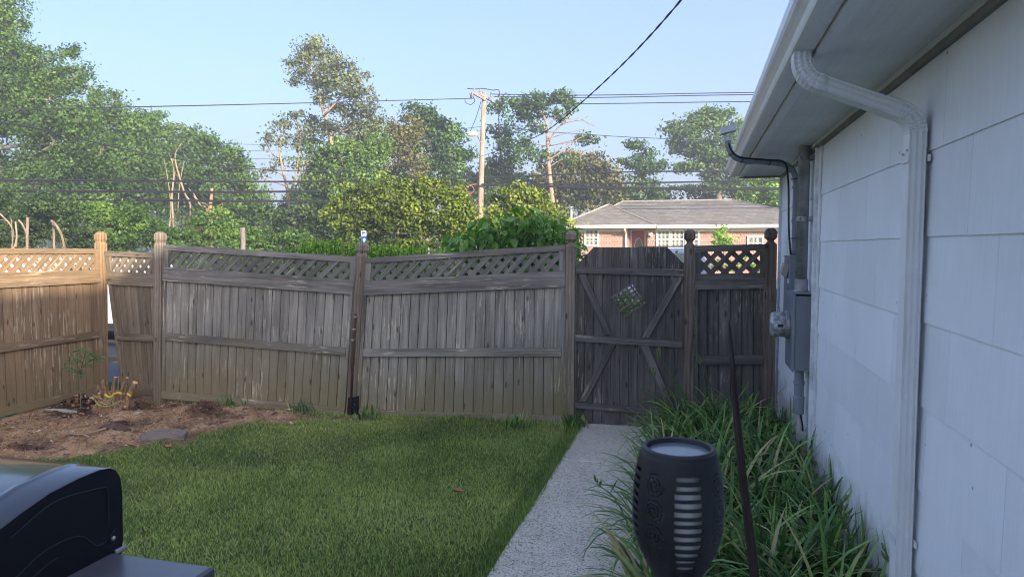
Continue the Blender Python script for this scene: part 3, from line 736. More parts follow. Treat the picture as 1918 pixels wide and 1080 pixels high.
FR = dict(top=0.034, lat0=0.034, lat1=0.143, lb=0.178, hd=0.232, m0=0.57, m1=0.617, bt=0.954)
def fence_panel(pn, loc, label, mb, mr, ms, stile=0.055, bw=0.094, fr=FR, leftover=True, pitch=0.116, slat_w=0.049, cat='fence panel', group='panels of the wooden fence', ms2=None):
    e = empty('fence_section', loc, label, cat, group)
    W, Hh = pn.W, pn.H; y = lambda f: Hh*(1-f)
    def rail(name, f0, f1, d0, d1, mat, a0=0, a1=None):
        g = MB(); pn.prism(g, [(a0,y(f1)),(a1 or W,y(f1)),(a1 or W,y(f0)),(a0,y(f0))], d0, d1, (1,0)); return g.build(name, mat, e)
    rail('top_rail', 0.0, fr['top'], -0.018, 0.022, mr)
    rail('lattice_rail', fr['lat1'], fr['lb'], -0.018, 0.022, mr)
    rail('header_rail', fr['lb']+0.0005, fr['hd'], -0.006, 0.031, mr)
    rail('middle_rail', fr['m0'], fr['m1'], 0.002, 0.029, mr, stile*0.6, W-stile*0.6)
    rail('bottom_rail', fr['bt'], 1.0, -0.006, 0.033, M['kick'] if mr is M['rail'] else mr)
    for a0, a1 in ((0,stile),(W-stile,W)):
        g = MB(); pn.prism(g, [(a0,y(fr['lat1'])+0.001),(a1,y(fr['lat1'])+0.001),(a1,y(fr['lat0'])-0.001),(a0,y(fr['lat0'])-0.001)], -0.016, 0.019, (0,1)); g.build('stile', mr, e)
    for a0, a1 in ((0.0,stile*0.55),(W-stile*0.55,W)):
        g = MB(); pn.prism(g, [(a0,y(fr['bt'])+0.001),(a1,y(fr['bt'])+0.001),(a1,y(fr['hd'])-0.001),(a0,y(fr['hd'])-0.001)], -0.012, 0.024, (0,1)); g.build('stile', mr, e)
    # boards
    nb = max(1, round((W-0.02)/bw)); w_ = (W-0.02)/nb; lim = 0.01
    for i in range(nb):
        a0, a1 = lim+i*w_, lim+(i+1)*w_; j0, j1 = random.uniform(-.002,.002), random.uniform(-.002,.002)
        d = random.uniform(-0.0025,0.0025)
        g = MB(); pn.prism(g, [(a0,y(fr['bt'])+0.0005),(a1,y(fr['bt'])+0.0005),(a1,y(fr['hd'])-0.0005),(a0,y(fr['hd'])-0.0005)], -0.019+d, 0.0005+d*0.5, (0,1), 0.0034); g.build('board', mb, e)
    nl = MB()
    def nail(a, b, d):
        n_ = 6; c0 = [(a+.0042*math.cos(k*math.pi/3), b+.0042*math.sin(k*math.pi/3)) for k in range(n_)]
        b0 = len(nl.v); nl.v += [tuple(pn.P(x, y_, d-.001)) for x, y_ in c0]+[tuple(pn.P(a, b, d+.0012))]; nl.f += [(b0+k, b0+(k+1) % n_, b0+n_) for k in range(n_)]
    for i in range(nb):
        for fa, fb, d in ((fr['lb']+.004, fr['hd'], .031), (fr['m0'], fr['m1'], .029), (fr['bt'], 1.0, .033)):
            for q in (.28, .72):
                if random.random() < .85: nail(lim+(i+.5)*w_+random.uniform(-.02,.02), y(fa+(fb-fa)*q)+random.uniform(-.003,.003), d)
    nl.build('nail_heads', M['nail'], e, kind='stuff')
    x0, x1, y0, y1 = stile-0.008, W-stile+0.008, y(fr['lat1'])-0.006, y(fr['lat0'])+0.006
    a = x0-1.2
    while a < x1+1.2:
        p = clip_slat(a, 1.0, slat_w, x0, x1, y0, y1)
        if p: g = MB(); pn.prism(g, p, 0.0002, 0.0075+random.uniform(0,.001), (1,1)); g.build('lattice_slat', ms, e)
        p = clip_slat(a+0.03, -1.0, slat_w, x0, x1, y0, y1)
        if p: g = MB(); pn.prism(g, p, -0.0078, -0.0002, (1,-1)); g.build('lattice_slat', ms2 or ms, e)
        a += pitch
    return e
def pxpanel(bl, br, tr, tl, p0, p1, off=0.0):
    p0 = Vector(p0); p1 = Vector(p1); d = (p1-p0); n_ = Vector((d.y,-d.x,0)).normalized(); q0 = p0+n_*off
    f = lambda q: onP(q[0], q[1], q0, n_)
    return Panel(f(bl), f(br), f(tr), f(tl), n_)
m1v = Vector((m0.x,5.95,0)); L2v = Vector((onY(299,757,5.93).x,5.93,0)); L1v = Vector((onY(191,740,6.13).x,6.13,0))
pn3 = pxpanel((668,779),(1058,793),(1059,458),(687,483),m1v,PG1)
fence_panel(pn3, pn3.c[0], 'wide grey fence panel between the leaning post and the gate', M['board'], M['rail'], M['slat'])
pn2 = pxpanel((306,744),(647,777),(668,481),(309,458),L2v,m1v)
fence_panel(pn2, pn2.c[0], 'wide grey fence panel left of the leaning post, sagging to the right', M['board'], M['rail'], M['slat'])
pns = pxpanel((232,738),(301,741),(293,474),(199,470),L1v,L2v,-0.03)
fence_panel(pns, pns.c[0], 'narrow brown fence panel slipped askew in the corner', M['shortboard'], M['shortboard'], M['shortboard'], bw=0.10)
pnl = Panel((-6.27,3.81,0.04),(-6.27,6.085,0.035),(-6.27,6.085,1.60),(-6.27,3.81,1.615),(1,0,0))
fence_panel(pnl, pnl.c[0], 'sunlit tan fence panel along the left side of the yard', M['tan'], M['tanrail'], M['tanrail'], bw=0.10, fr=dict(FR, lat1=0.145, lb=0.18, hd=0.236))
pnl2 = Panel((-6.27,1.51,0.04),(-6.27,3.715,0.04),(-6.27,3.715,1.60),(-6.27,1.51,1.60),(1,0,0))
fence_panel(pnl2, pnl2.c[0], 'tan side fence panel running past the grill', M['tan'], M['tanrail'], M['tanrail'], bw=0.10)
pnr = pxpanel((1301,803),(1436,803),(1435,457),(1302,460),PG2,PR)
fence_panel(pnr, pnr.c[0], 'narrow dark fence panel with open lattice beside the white house', M['gate'], M['gaterail'], M['gaterail'], stile=0.05, bw=0.096, fr=dict(top=0.034,lat0=0.034,lat1=0.153,lb=0.187,hd=0.236,m0=0.594,m1=0.645,bt=0.955), slat_w=0.042)
# ---- gate
gp0 = PG1+Vector((0.05,0.0,0)); gp1 = PG2-Vector((0.05,0,0)); gd = (gp1-gp0).normalized(); gn = Vector((gd.y,-gd.x,0)); q0 = gp0+gn*0.01
gat = Panel(*[onP(x,y,q0,gn) for x,y in ((1077,790),(1279,802),(1283,463),(1080,463))], gn)
def inv(x, y, p=gat):   # photograph pixel -> panel metres (Newton)
    T = onP(x, y, q0, gn); a, b = p.W/2, p.H/2
    for _ in range(12):
        r_ = T-p.P(a,b,0); da = (p.P(a+.01,b,0)-p.P(a,b,0))/.01; db = (p.P(a,b+.01,0)-p.P(a,b,0))/.01
        a += r_.dot(da)/da.length_squared; b += r_.dot(db)/db.length_squared
    return a, b
gate = empty('gate', gp0, 'dark wooden garden gate with clipped corners, Z braces and a small diamond lattice window', 'gate')
dia = [inv(*q_) for q_ in ((1146,555),(1170,594),(1209,568),(1183,530))]     # left, bottom, right, top
cl = [inv(1112,463), inv(1250,463), inv(1283,496), inv(1078,498)]
def lin(p, q, x): return p[1]+(q[1]-p[1])*(x-p[0])/(q[0]-p[0])
def toph(x):
    if x < cl[0][0]: return lin(cl[3], cl[0], x)
    if x > cl[1][0]: return lin(cl[1], cl[2], x)
    return gat.H
Ld, Bd, Rd, Td = dia
def dup_(x): return lin(Ld,Td,x) if x < Td[0] else lin(Td,Rd,x)
def dlo(x): return lin(Ld,Bd,x) if x < Bd[0] else lin(Bd,Rd,x)
nb = 12; bw = gat.W/nb
for i in range(nb):
    a0, a1 = i*bw, (i+1)*bw; ks = sorted([x for x in (cl[0][0],cl[1][0]) if a0+.004 < x < a1-.004])
    tops = [(x, toph(x)) for x in [a1]+ks[::-1]+[a0]]
    g = MB(); d = random.uniform(-.002,.002); zb = random.uniform(-0.01,0.006)
    xl_, xr_ = max(a0, Ld[0]), min(a1, Rd[0])
    if xr_-xl_ > 0.01:
        mids = [x for x in (Td[0],) if xl_ < x < xr_]; midl = [x for x in (Bd[0],) if xl_ < x < xr_]
        up_e = [(x, dup_(min(max(x,Ld[0]+1e-4),Rd[0]-1e-4))) for x in [xl_]+mids+[xr_]]
        lo_e = [(x, dlo(min(max(x,Ld[0]+1e-4),Rd[0]-1e-4))) for x in [xr_]+midl+[xl_]]
        if xl_ == a0 and xr_ == a1:
            gat.prism(g, [(a0,zb),(a1,zb)]+lo_e, -0.02+d, d, (0,1), 0.0022); gat.prism(g, up_e+tops, -0.02+d, d, (0,1), 0.0022)
        elif xl_ > a0:    # left tip inside this board
            gat.prism(g, [(a0,zb),(a1,zb)]+lo_e[:-1]+[(Ld[0],Ld[1])]+up_e[1:]+tops, -0.02+d, d, (0,1), 0.0)
        else:
            gat.prism(g, [(a0,zb),(a1,zb),(a1,tops[0][1])]+tops[1:]+up_e[:-1]+[(Rd[0],Rd[1])]+lo_e[1:], -0.02+d, d, (0,1), 0.0)
    else:
        gat.prism(g, [(a0,zb),(a1,zb)]+tops, -0.02+d, d, (0,1), 0.0022)
    g.build('board', M['gate'], gate)
def strip(name, q, d0=0.002, d1=0.026, mat=None):
    p = [inv(*k) for k in q]; g = MB(); gat.prism(g, p, d0, d1, max(((p[1][0]-p[0][0], p[1][1]-p[0][1]), (p[2][0]-p[1][0], p[2][1]-p[1][1])), key=lambda q: q[0]**2+q[1]**2)); g.build(name, mat or M['gaterail'], gate)
strip('rail', [(1079,511),(1282,517),(1282,504),(1079,499)])
strip('rail', [(1078,638),(1278,650),(1278,639),(1078,626)])
strip('rail', [(1077,762),(1278,780),(1278,768),(1077,751)])
strip('brace', [(1084,513),(1133,625.5),(1147,626.5),(1097,513)], 0.003, 0.024)
strip('brace', [(1203,631),(1215,632),(1280,518.5),(1266,518)], 0.003, 0.024)
strip('brace', [(1085,750),(1098,751),(1154,642.5),(1142,642)], 0.003, 0.024)
strip('brace', [(1249,765.5),(1264,767),(1215,646.5),(1200,645.5)], 0.003, 0.024)
C0 = Vector(((Ld[0]+Rd[0])/2, (Td[1]+Bd[1])/2)); e1_ = (Vector(Rd)-Vector(Bd)); e2_ = (Vector(Td)-Vector(Rd)); l1, l2 = e1_.length, e2_.length; e1_.normalize(); e2_.normalize()
for k in range(7):
    o_ = (k-3)/3*(l2/2-0.004); c = C0+e2_*o_; hl = l1/2+0.012; hw_ = 0.0078
    p = [c-e1_*hl-e2_*hw_, c+e1_*hl-e2_*hw_, c+e1_*hl+e2_*hw_, c-e1_*hl+e2_*hw_]; g = MB(); gat.prism(g, [tuple(v) for v in p], 0.003, 0.010, tuple(e1_)); g.build('lattice_slat', M['gaterail'], gate)
for k in range(5):
    o_ = (k-2)/2.5*(l1/2); c = C0+e1_*o_; hl = l2/2-0.002; hw_ = 0.007
    p = [c-e2_*hl+e1_*hw_, c-e2_*hl-e1_*hw_, c+e2_*hl-e1_*hw_, c+e2_*hl+e1_*hw_]; g = MB(); gat.prism(g, [tuple(v) for v in p[::-1]], -0.005, 0.002, tuple(e2_)); g.build('lattice_slat', M['gaterail'], gate)
# latch bits on the right edge of the gate
for yy_ in (507, 542, 552):
    c = onP(1283.5, yy_, q0, gn)+gn*0.02; g = MB(); g.tube([c+Vector((-0.012,0,0)), c+Vector((0.02,0,0))], 0.006, 8); g.build('hinge_bolt', M['bolt'], gate)

# ---- broken post repair: rusty rod, bolts, black ground anchors
mc0 = Vector((m0.x,5.95,0))
br = empty('post_anchor', mc0, 'black steel ground anchor and rusty pipe bolted to the leaning post', 'post anchor')
f_ = lambda x, y, off: onY(x, y, 5.95-off)
g = MB()
for q4 in (((649,786),(656,786),(658,744),(652,744)), ((656.5,787),(669,785),(669,742),(657.5,744))):
    a = [f_(x,y,0.055) for x,y in q4]; b = [p+Vector((0,0.05,0)) for p in a]; g.add(a+b, [(0,1,2,3),(7,6,5,4),(0,4,5,1),(1,5,6,2),(2,6,7,3),(3,7,4,0)])
g.build('anchor_plate', M['blackmetal'], br)
g = MB(); g.tube([f_(656.5,780,0.066), f_(660,680,0.064), f_(666,588,0.062)], 0.012, 10); g.build('rusty_pipe', M['rust'], br, smooth=True)
for x, y in ((667,593),(664.5,616),(662.5,636)):
    g = MB(); c = f_(x,y,0.06); g.tube([c, c-Vector((0,0.025,0))],[0.011,0.010],8); g.tube([c+Vector((-0.018,-0.016,0.004)), c+Vector((0.018,-0.016,0.004))],0.004,6); g.build('bolt', M['bolt'], br)
for x, y in ((660,762),(662,775),(664,757)):
    g = MB(); c = f_(x,y,0.056); g.tube([c, c-Vector((0,0.004,0))],0.004,6); g.build('screw', M['bolt'], br)
g = MB()
g.box((0.575,6.105,-0.05),(0.682,6.115,0.15)); g.box((0.682,6.105,-0.05),(0.69,6.22,0.15)); g.box((0.567,6.105,-0.05),(0.575,6.22,0.15))
tag(g.build('post_anchor', M['blackmetal']), 'black metal sleeve at the foot of the post nearest the house', 'post anchor')

# ================================================================ FAR: ranch house, street things, pole and wires
def rng_house():
    e = empty('ranch_house', (0,39,0), 'brick red shingled ranch house with grey hip roof across the street', 'house')
    t = NT('red_shingle_siding'); t.b.inputs['Roughness'].default_value = 0.9
    bt = t.n('ShaderNodeTexBrick'); bt.inputs['Scale'].default_value = 1.0; bt.inputs['Brick Width'].default_value = 0.17; bt.inputs['Row Height'].default_value = 0.125
    bt.inputs['Mortar Size'].default_value = 0.009; bt.inputs['Color1'].default_value = (0.37,0.225,0.18,1); bt.inputs['Color2'].default_value = (0.44,0.28,0.225,1); bt.inputs['Mortar'].default_value = (0.22,0.12,0.095,1); bt.inputs['Bias'].default_value = 0.0
    sp = t.n('ShaderNodeSeparateXYZ'); t.l(t.pos(), sp.inputs[0]); cb = t.n('ShaderNodeCombineXYZ'); t.l(t.math('ADD', sp.outputs[0], t.math('MULTIPLY', sp.outputs[1], 1.0)), cb.inputs[0]); t.l(sp.outputs[2], cb.inputs[1]); t.l(cb.outputs[0], bt.inputs['Vector'])
    t.base(bt.outputs[0]); t.bump(bt.outputs['Fac'], 0.6, -0.02); siding = t.m
    t = NT('hip_roof_shingles'); t.b.inputs['Roughness'].default_value = 0.95
    bt = t.n('ShaderNodeTexBrick'); bt.inputs['Scale'].default_value = 1.0; bt.inputs['Brick Width'].default_value = 0.30; bt.inputs['Row Height'].default_value = 0.085
    bt.inputs['Mortar Size'].default_value = 0.006; bt.inputs['Color1'].default_value = (0.225,0.205,0.175,1); bt.inputs['Color2'].default_value = (0.155,0.14,0.12,1); bt.inputs['Mortar'].default_value = (0.09,0.08,0.075,1)
    sp = t.n('ShaderNodeSeparateXYZ'); t.l(t.pos(), sp.inputs[0]); cb = t.n('ShaderNodeCombineXYZ'); t.l(t.math('ADD', sp.outputs[0], t.math('MULTIPLY', sp.outputs[1], 0.37)), cb.inputs[0]); t.l(sp.outputs[2], cb.inputs[1]); t.l(cb.outputs[0], bt.inputs['Vector'])
    t.base(t.mix(0.7, bt.outputs[0], t.ramp(t.noise(t.pos(), 0.9, 7, 0.7), [(0.3,0.7),(0.7,1.25)]), 'MULTIPLY')); t.bump(bt.outputs['Fac'], 0.8, -0.02); roofm = t.m
    cream = plain('cream_trim', (0.66,0.62,0.52), 0.5, 0, 0.05, 2.0)
    X = lambda px_, Y=37.0: onY(px_, 440, Y).x
    Zp = lambda py_, px_=1250, Y=37.0: onY(px_, py_, Y).z
    ze = 2.62
    xw0, xw1 = X(1068,36.2), X(1174,36.2)          # left wing
    xm1 = X(1600)
    g = MB(); g.box((xw0,36.2,-0.06),(xw1,38.0,ze)); g.box((xw1+0.01,38.01,-0.06),(X(1213),38.3,ze)); g.box((X(1213),37.0,-0.06),(xm1,38.0,ze)); g.box((xw0,38.001,-0.06),(xm1,46,ze-0.01)); g.build('wall', siding, e)
    # roofs
    def roofmesh(vs, fs, name='roof'):
        g = MB(); g.add(vs, fs); return g.build(name, roofm, e)
    zr = 4.30; rl = onY(1166,378,41.5).x; rr = onY(1372,374,41.5).x
    x0, x1 = X(1075,36.4), rr+5.1
    roofmesh([(x0,36.45,ze+0.08),(x1,36.45,ze+0.08),(x1,46.6,ze+0.08),(x0-0.2,46.6,ze+0.08),(rl,41.5,zr),(rr,41.5,zr)], [(0,1,5,4),(1,2,5),(2,3,4,5),(3,0,4),(0,3,2,1)])
    wx0, wx1 = onY(1043,423,35.6).x, onY(1229,423,35.6).x; pk = onY(1140,383,38.3)
    roofmesh([(wx0,35.6,ze+0.083),(wx1,35.6,ze+0.083),(pk.x,38.3,pk.z),(pk.x,41.4,pk.z),(wx0,41.4,ze+0.083),(wx1,41.4,ze+0.083)], [(0,1,2),(1,5,3,2),(0,2,3,4),(0,4,5,1)])
    gx0 = onY(1400,391,40).x
    roofmesh([(gx0,36.6,ze+0.086),(X(1700),36.6,ze+0.086),(X(1700),43.4,ze+0.086),(gx0,43.4,ze+0.086),(gx0,40.0,3.70),(X(1700),40.0,3.70)], [(0,1,5,4),(2,3,4,5),(0,3,2,1),(1,2,5),(3,0,4)])
    # hip caps
    hipm = plain('ridge_cap', (0.3,0.27,0.23), 0.9, 0, 0.2, 3)
    for a, b in (((x0,36.45,ze+0.09),(rl,41.5,zr+.01)), ((rl,41.5,zr+.01),(rr,41.5,zr+.01)), ((rr,41.5,zr+.01),(x1,36.45,ze+.09)), ((wx0,35.6,ze+.09),(pk.x,38.3,pk.z+.01)), ((wx1,35.6,ze+.09),(pk.x,38.3,pk.z+.01))):
        g = MB(); g.tube([a,b],0.045,6); g.build('ridge_cap', hipm, e)
    # fascia gutters
    g = MB(); g.box((wx0,35.48,ze-0.05),(wx1,35.598,ze+0.11)); g.box((wx1+0.002,36.33,ze-0.05),(X(1750,36.4),36.448,ze+0.11)); g.box((wx0-0.1,35.48,ze-0.05),(wx0-0.002,41.3,ze+0.11)); g.build('gutter', cream, e)
    g = MB(); g.box((wx0,35.6,ze+0.02),(wx1,36.198,ze+0.04)); g.box((wx1,36.45,ze+0.022),(xm1,37.0,ze+0.04)); g.box((xw1+0.002,36.2,ze+0.022),(wx1-0.002,38.0,ze+0.038)); g.build('soffit', cream, e)
    # frieze board under soffit
    g = MB(); g.box((xw0,36.17,ze-0.22),(xw1,36.198,ze)); g.box((X(1228),36.97,ze-0.22),(xm1,36.998,ze)); g.box((xw1+0.02,37.96,2.25),(X(1213)-0.02,38.005,ze)); g.build('frieze_board', cream, e)
    # corner post and downspout at the porch
    g = MB(); c = X(1172,36.1); g.tube([(c,35.55,ze-0.03),(c,35.62,ze-0.15),(c,36.08,ze-0.35),(c,36.10,ze-0.45),(c,36.10,0)],0.045,6); g.build('downspout', cream, e)
    g = MB(); g.box((xw1-0.09,36.15,0),(xw1+0.012,36.168,ze-0.222)); g.build('corner_board', cream, e)
    glass = NT('window_glass_far'); glass.b.inputs['Roughness'].default_value = 0.08; glass.base((0.10,0.12,0.13)); glassm = glass.m
    blind = plain('pale_blind', (0.30,0.31,0.28), 0.8, 0, 0.1, 5)
    def window(pxa, pxb, pya, pyb, Yf, cols=3, double=True):
        xa, xb = onY(pxa,440,Yf).x, onY(pxb,440,Yf).x; zt_, zb_ = onY(pxa,pya,Yf).z, onY(pxa,pyb,Yf).z
        fw = 0.09; g = MB()
        for a_, b_ in (((xa-fw,zb_-fw),(xb+fw,zb_)),((xa-fw,zt_),(xb+fw,zt_+fw)),((xa-fw,zb_),(xa,zt_)),((xb,zb_),(xb+fw,zt_))):
            g.box((a_[0],Yf-0.06,a_[1]),(b_[0],Yf-0.002,b_[1]))
        wn = g.build('window', cream, e)
        g = MB(); g.box((xa,Yf-0.03,zb_),(xb,Yf-0.02,zt_)); g.build('pane', glassm, wn)
        zm = (zb_+zt_)/2 if double else None
        g = MB()
        if double: g.box((xa,Yf-0.052,zm-0.03),(xb,Yf-0.0305,zm+0.03))
        for k in range(1, cols): 
            xx = xa+(xb-xa)*k/cols; g.box((xx-0.012,Yf-0.044,zb_),(xx+0.012,Yf-0.0305,zt_))
        for f in ((0.25,0.75) if double else (0.5,)): zz = zb_+(zt_-zb_)*f; g.box((xa,Yf-0.043,zz-0.012),(xb,Yf-0.0305,zz+0.012))
        g.build('muntin', cream, wn)
        g = MB(); nn = int((xb-xa)/0.09)
        for k in range(nn):
            if k > nn*0.72: continue
            xx = xa+(xb-xa)*(k+.2)/nn; g.box((xx,Yf-0.038,zb_+.02),(xx+0.045,Yf-0.0305,zt_-.02))
        g.build('blind', blind, wn)
    window(1098,1119,432,458,36.2)
    window(1232.5,1252.5,433,463,37.0); window(1258,1279.5,433,463,37.0); window(1285,1307,433,463,37.0)
    window(1403,1427,445,465,37.0,3,False)
    # front door with oval glass
    xa, xb = onY(1184,440,38.0).x, onY(1207,440,38.0).x; zt_ = onY(1190,432,38).z
    dm = plain('red_door_paint', (0.30,0.028,0.018), 0.35, 0, 0.1, 2)
    g = MB(); g.box((xa,37.94,0.05),(xb,37.99,zt_)); dr = g.build('front_door', dm, e)
    g = MB(); cx, cz = (xa+xb)/2+0.03, 1.55
    g.rings([[(cx+0.20*math.cos(2*math.pi*j/20), yv, cz+0.52*math.sin(2*math.pi*j/20)) for j in range(20)] for yv in (37.94,37.925)]); g.build('oval_glass', glassm, dr)
    g = MB(); g.rings([[(cx+(0.23)*math.cos(2*math.pi*j/20), yv, cz+0.56*math.sin(2*math.pi*j/20)) for j in range(20)] for yv in (37.939,37.93)]); g.build('glass_rim', cream, dr)
    g = MB(); g.box((xa-0.09,37.92,0),(xa-0.003,37.96,zt_+.09)); g.box((xb+0.003,37.92,0),(xb+0.12,37.96,zt_+.09)); g.box((xa-0.003,37.92,zt_+.003),(xb+0.003,37.96,zt_+.09)); g.build('door_frame', cream, e)
    c = onY(1219,440,37.0); g = MB(); g.box((c.x-0.10,36.88,c.z-0.02),(c.x-0.02,36.99,c.z+0.14)); g.lathe((c.x+0.02,36.9,c.z-0.1),[(0.03,0),(0.06,0.02),(0.07,0.2),(0.03,0.24)],10); g.build('wall_lamp', plain('lamp_white',(0.7,0.68,0.6),0.4), e)
    # house number: plain white ciphers
    txt = bpy.data.curves.new('house_number', 'FONT'); txt.body = '1723'; txt.size = 0.22; txt.extrude = 0.006
    to = bpy.data.objects.new('house_number', txt); txt.materials.append(M['lightplastic']); to = font_mesh(to)
    to.location = (onY(1214.5,453.5,36.97).x, 36.97, onY(1216,454.5,36.97).z); to.rotation_euler = (math.pi/2,0,0); adopt(to, e)
    # vent pipe
    p = onY(1070,395,40); g = MB(); g.tube([(p.x,40,2.6),(p.x,40,p.z+0.25)],0.07,8); tag(g.build('flue_pipe', M['lightplastic']), 'white pipe standing up left of the hip roof', 'pipe')
rng_house()
t = NT('front_lawn'); t.base(t.ramp(t.noise(t.pos(), 3, 8, 0.7), [(0.3,(0.06,0.10,0.03)),(0.7,(0.16,0.22,0.07))])); t.b.inputs['Roughness'].default_value = 1.0
g = MB(); g.add([(-20,28.7,-0.04),(60,28.7,-0.04),(60,50,-0.04),(-20,50,-0.04)],[(0,1,2,3)]); tag(g.build('front_lawn', t.m), 'sunlit front lawn of the ranch house', kind='structure')
g = MB(); g.add([(0.2,28.66,-0.03),(3.4,28.66,-0.03),(3.4,37,-0.03),(0.2,37,-0.03)],[(0,1,2,3)]); tag(g.build('driveway', M['kerb']), 'pale concrete drive in front of the ranch house', kind='structure')

def car(name, label, cat, L, Wd, Ht, pos, rot, paint, roofrack=True, van=False):
    e = empty(name, pos, label, cat); Mx = Matrix.Translation(Vector(pos)) @ Matrix.Rotation(rot, 4, 'Z')
    T = lambda v: Mx @ Vector(v)
    h2, hw = L/2, Wd/2
    if van: low = [(-h2,.45),(-h2,1.0),(h2-1.1,1.05),(h2-.1,.95),(h2,.75),(h2,.4)]; gh = [(-h2+.05,1.0),(-h2+.12,Ht-.06),(-h2+.35,Ht),(h2-2.0,Ht),(h2-1.75,Ht-.06),(h2-1.1,1.05)]
    else: low = [(-h2,.5),(-h2+.03,.98),(h2-1.25,1.04),(h2-.25,.93),(h2,.72),(h2,.4)]; gh = [(-h2+.08,.98),(-h2+.45,Ht-.08),(-h2+.8,Ht),(h2-2.3,Ht-.02),(h2-1.95,Ht-.12),(h2-1.25,1.04)]
    g = MB(); bot = [(h2,.28),(-h2,.28)]
    for pr, w0, w1 in ((low+bot, hw, hw),):
        rs = [[T((x, y*hh, z)) for x, z in pr] for y, hh in ((-1,hw*.94),(-1,hw),(1,hw),(1,hw*.94))]
        rs[0] = [T((x*0.99, -hw, .28+(z-.28)*.97)) for x, z in pr]; rs[1] = [T((x,-hw*.93,z)) for x, z in pr]; rs[2] = [T((x,hw*.93,z)) for x, z in pr]; rs[3] = [T((x*.99,hw,.28+(z-.28)*.97)) for x, z in pr]
        g.rings(rs)
    rs = []
    for sy in (-1, 1): rs.append([T((x, sy*(hw*.93-(z-.98)*.28), z)) for x, z in gh])
    g.rings(rs); g.build('body', paint, e)
    glass = M.get('carglass')
    if glass is None:
        tt2 = NT('car_glass'); tt2.b.inputs['Roughness'].default_value = 0.05; tt2.base((0.03,0.04,0.045)); glass = M['carglass'] = tt2.m
    zt_ = Ht-.14
    spans = [(-h2+.75,-h2+1.55),(-h2+1.62,-h2+2.5),(-h2+2.57,h2-2.2)] if not van else [(h2-2.4,h2-1.75)]
    for sy in (-1, 1):
        for a, b in spans:
            g = MB(); q = [(a,1.06),(b,1.06),(b-(.0 if b<h2-2.3 else .25),zt_),(a+(.15 if a<-h2+1 else 0),zt_)]
            vs = [T((x, sy*(hw*.93-(z-.98)*.28+.006), z)) for x, z in q]+[T((x, sy*(hw*.93-(z-.98)*.28-.01), z)) for x, z in q]
            g.add(vs, [(0,1,2,3),(7,6,5,4),(0,4,5,1),(1,5,6,2),(2,6,7,3),(3,7,4,0)]); g.build('side_window', glass, e)
        for xw in (-h2+.85, h2-.85):
            g = MB(); n = 20
            g.rings([[T((xw+r_*math.cos(2*math.pi*j/n), sy*yv, .32+r_*math.sin(2*math.pi*j/n))) for j in range(n)] for r_, yv in ((.3,hw-.2),(.33,hw-.18),(.33,hw+.0),(.29,hw+.02),(.2,hw+.01))]); wh = g.build('wheel', M['black'], e)
            g = MB(); g.rings([[T((xw+r_*math.cos(2*math.pi*j/n), sy*yv, .32+r_*math.sin(2*math.pi*j/n))) for j in range(n)] for r_, yv in ((.2,hw+.0),(.18,hw+.022),(.05,hw+.03))]); g.build('rim', M['bolt'], wh)
        if roofrack:
            g = MB(); g.tube([T((-h2+.7,sy*hw*.68,Ht-.02)),T((-h2+.8,sy*hw*.68,Ht+.06)),T((h2-2.4,sy*hw*.68,Ht+.055)),T((h2-2.3,sy*hw*.68,Ht-.03))],0.02,6); g.build('roof_rail', M['blackmetal'], e)
    for a, b, nm in (((h2-1.15,1.06),(h2-1.9,zt_+.02),'windscreen'),((-h2+.075,1.06),(-h2+.38,zt_),'rear_window')):
        g = MB(); s_ = .02 if nm == 'windscreen' else -.02
        vs = [T((a[0]+s_,-hw*.82,a[1])),T((a[0]+s_,hw*.82,a[1])),T((b[0]+s_,hw*.72,b[1])),T((b[0]+s_,-hw*.72,b[1]))]
        vs += [v-(Mx.to_3x3() @ Vector((s_*.9,0,0))) for v in vs]; g.add(vs, [(0,1,2,3),(7,6,5,4),(0,4,5,1),(1,5,6,2),(2,6,7,3),(3,7,4,0)]); g.build(nm, glass, e)
    for sy in (-1, 1):
        g = MB(); g.box((0,0,0),(0.06,0.3,0.14)); g.v = [tuple(T((v[0]+h2-.05, v[1]-.15+sy*hw*.7, v[2]+.62))) for v in g.v]; g.build('headlight', M['lightplastic'], e)
    g = MB(); g.box((-h2-.03,-hw*.95,.3),(-h2+.06,hw*.95,.52)); g.box((h2-.06,-hw*.95,.26),(h2+.04,hw*.95,.45)); g.v = [tuple(T(v)) for v in g.v]; g.build('bumper', M['blackmetal'], e)
    return e
bluepaint = plain('silver_blue_paint', (0.12,0.16,0.26), 0.22, 0.5, 0.04, 1.0)
whitepaint = plain('white_car_paint', (0.42,0.44,0.47), 0.3, 0.0, 0.04, 1.0)
car('parked_suv', 'silver blue SUV with roof rails parked behind the gate', 'car', 4.7, 1.85, 1.62, (-1.75,22.6,-0.05), math.pi, bluepaint)
car('parked_van', 'white van parked behind the corner of the fence', 'van', 4.6, 1.9, 1.5, (-10.4,10.3,-0.05), R(4), whitepaint, False, True)
# weathered split rail fence seen through the corner gap
rf = empty('rail_fence', (-7.5,7.3,0), 'weathered grey split rail fence seen through the gap at the corner post', 'fence')
for z in (0.16, 0.58): 
    g = MB(); g.box((-9.6,7.25,z-0.04),(-6.75,7.32,z+0.04),(1,0,0),(0,0,1)); g.build('rail', M['rail'], rf)
for x in (-9.55,-6.9):
    g = MB(); g.box((x-0.06,7.33,-0.06),(x+0.06,7.45,0.8),(0,0,1),(1,0,0)); g.build('post', M['rail'], rf)

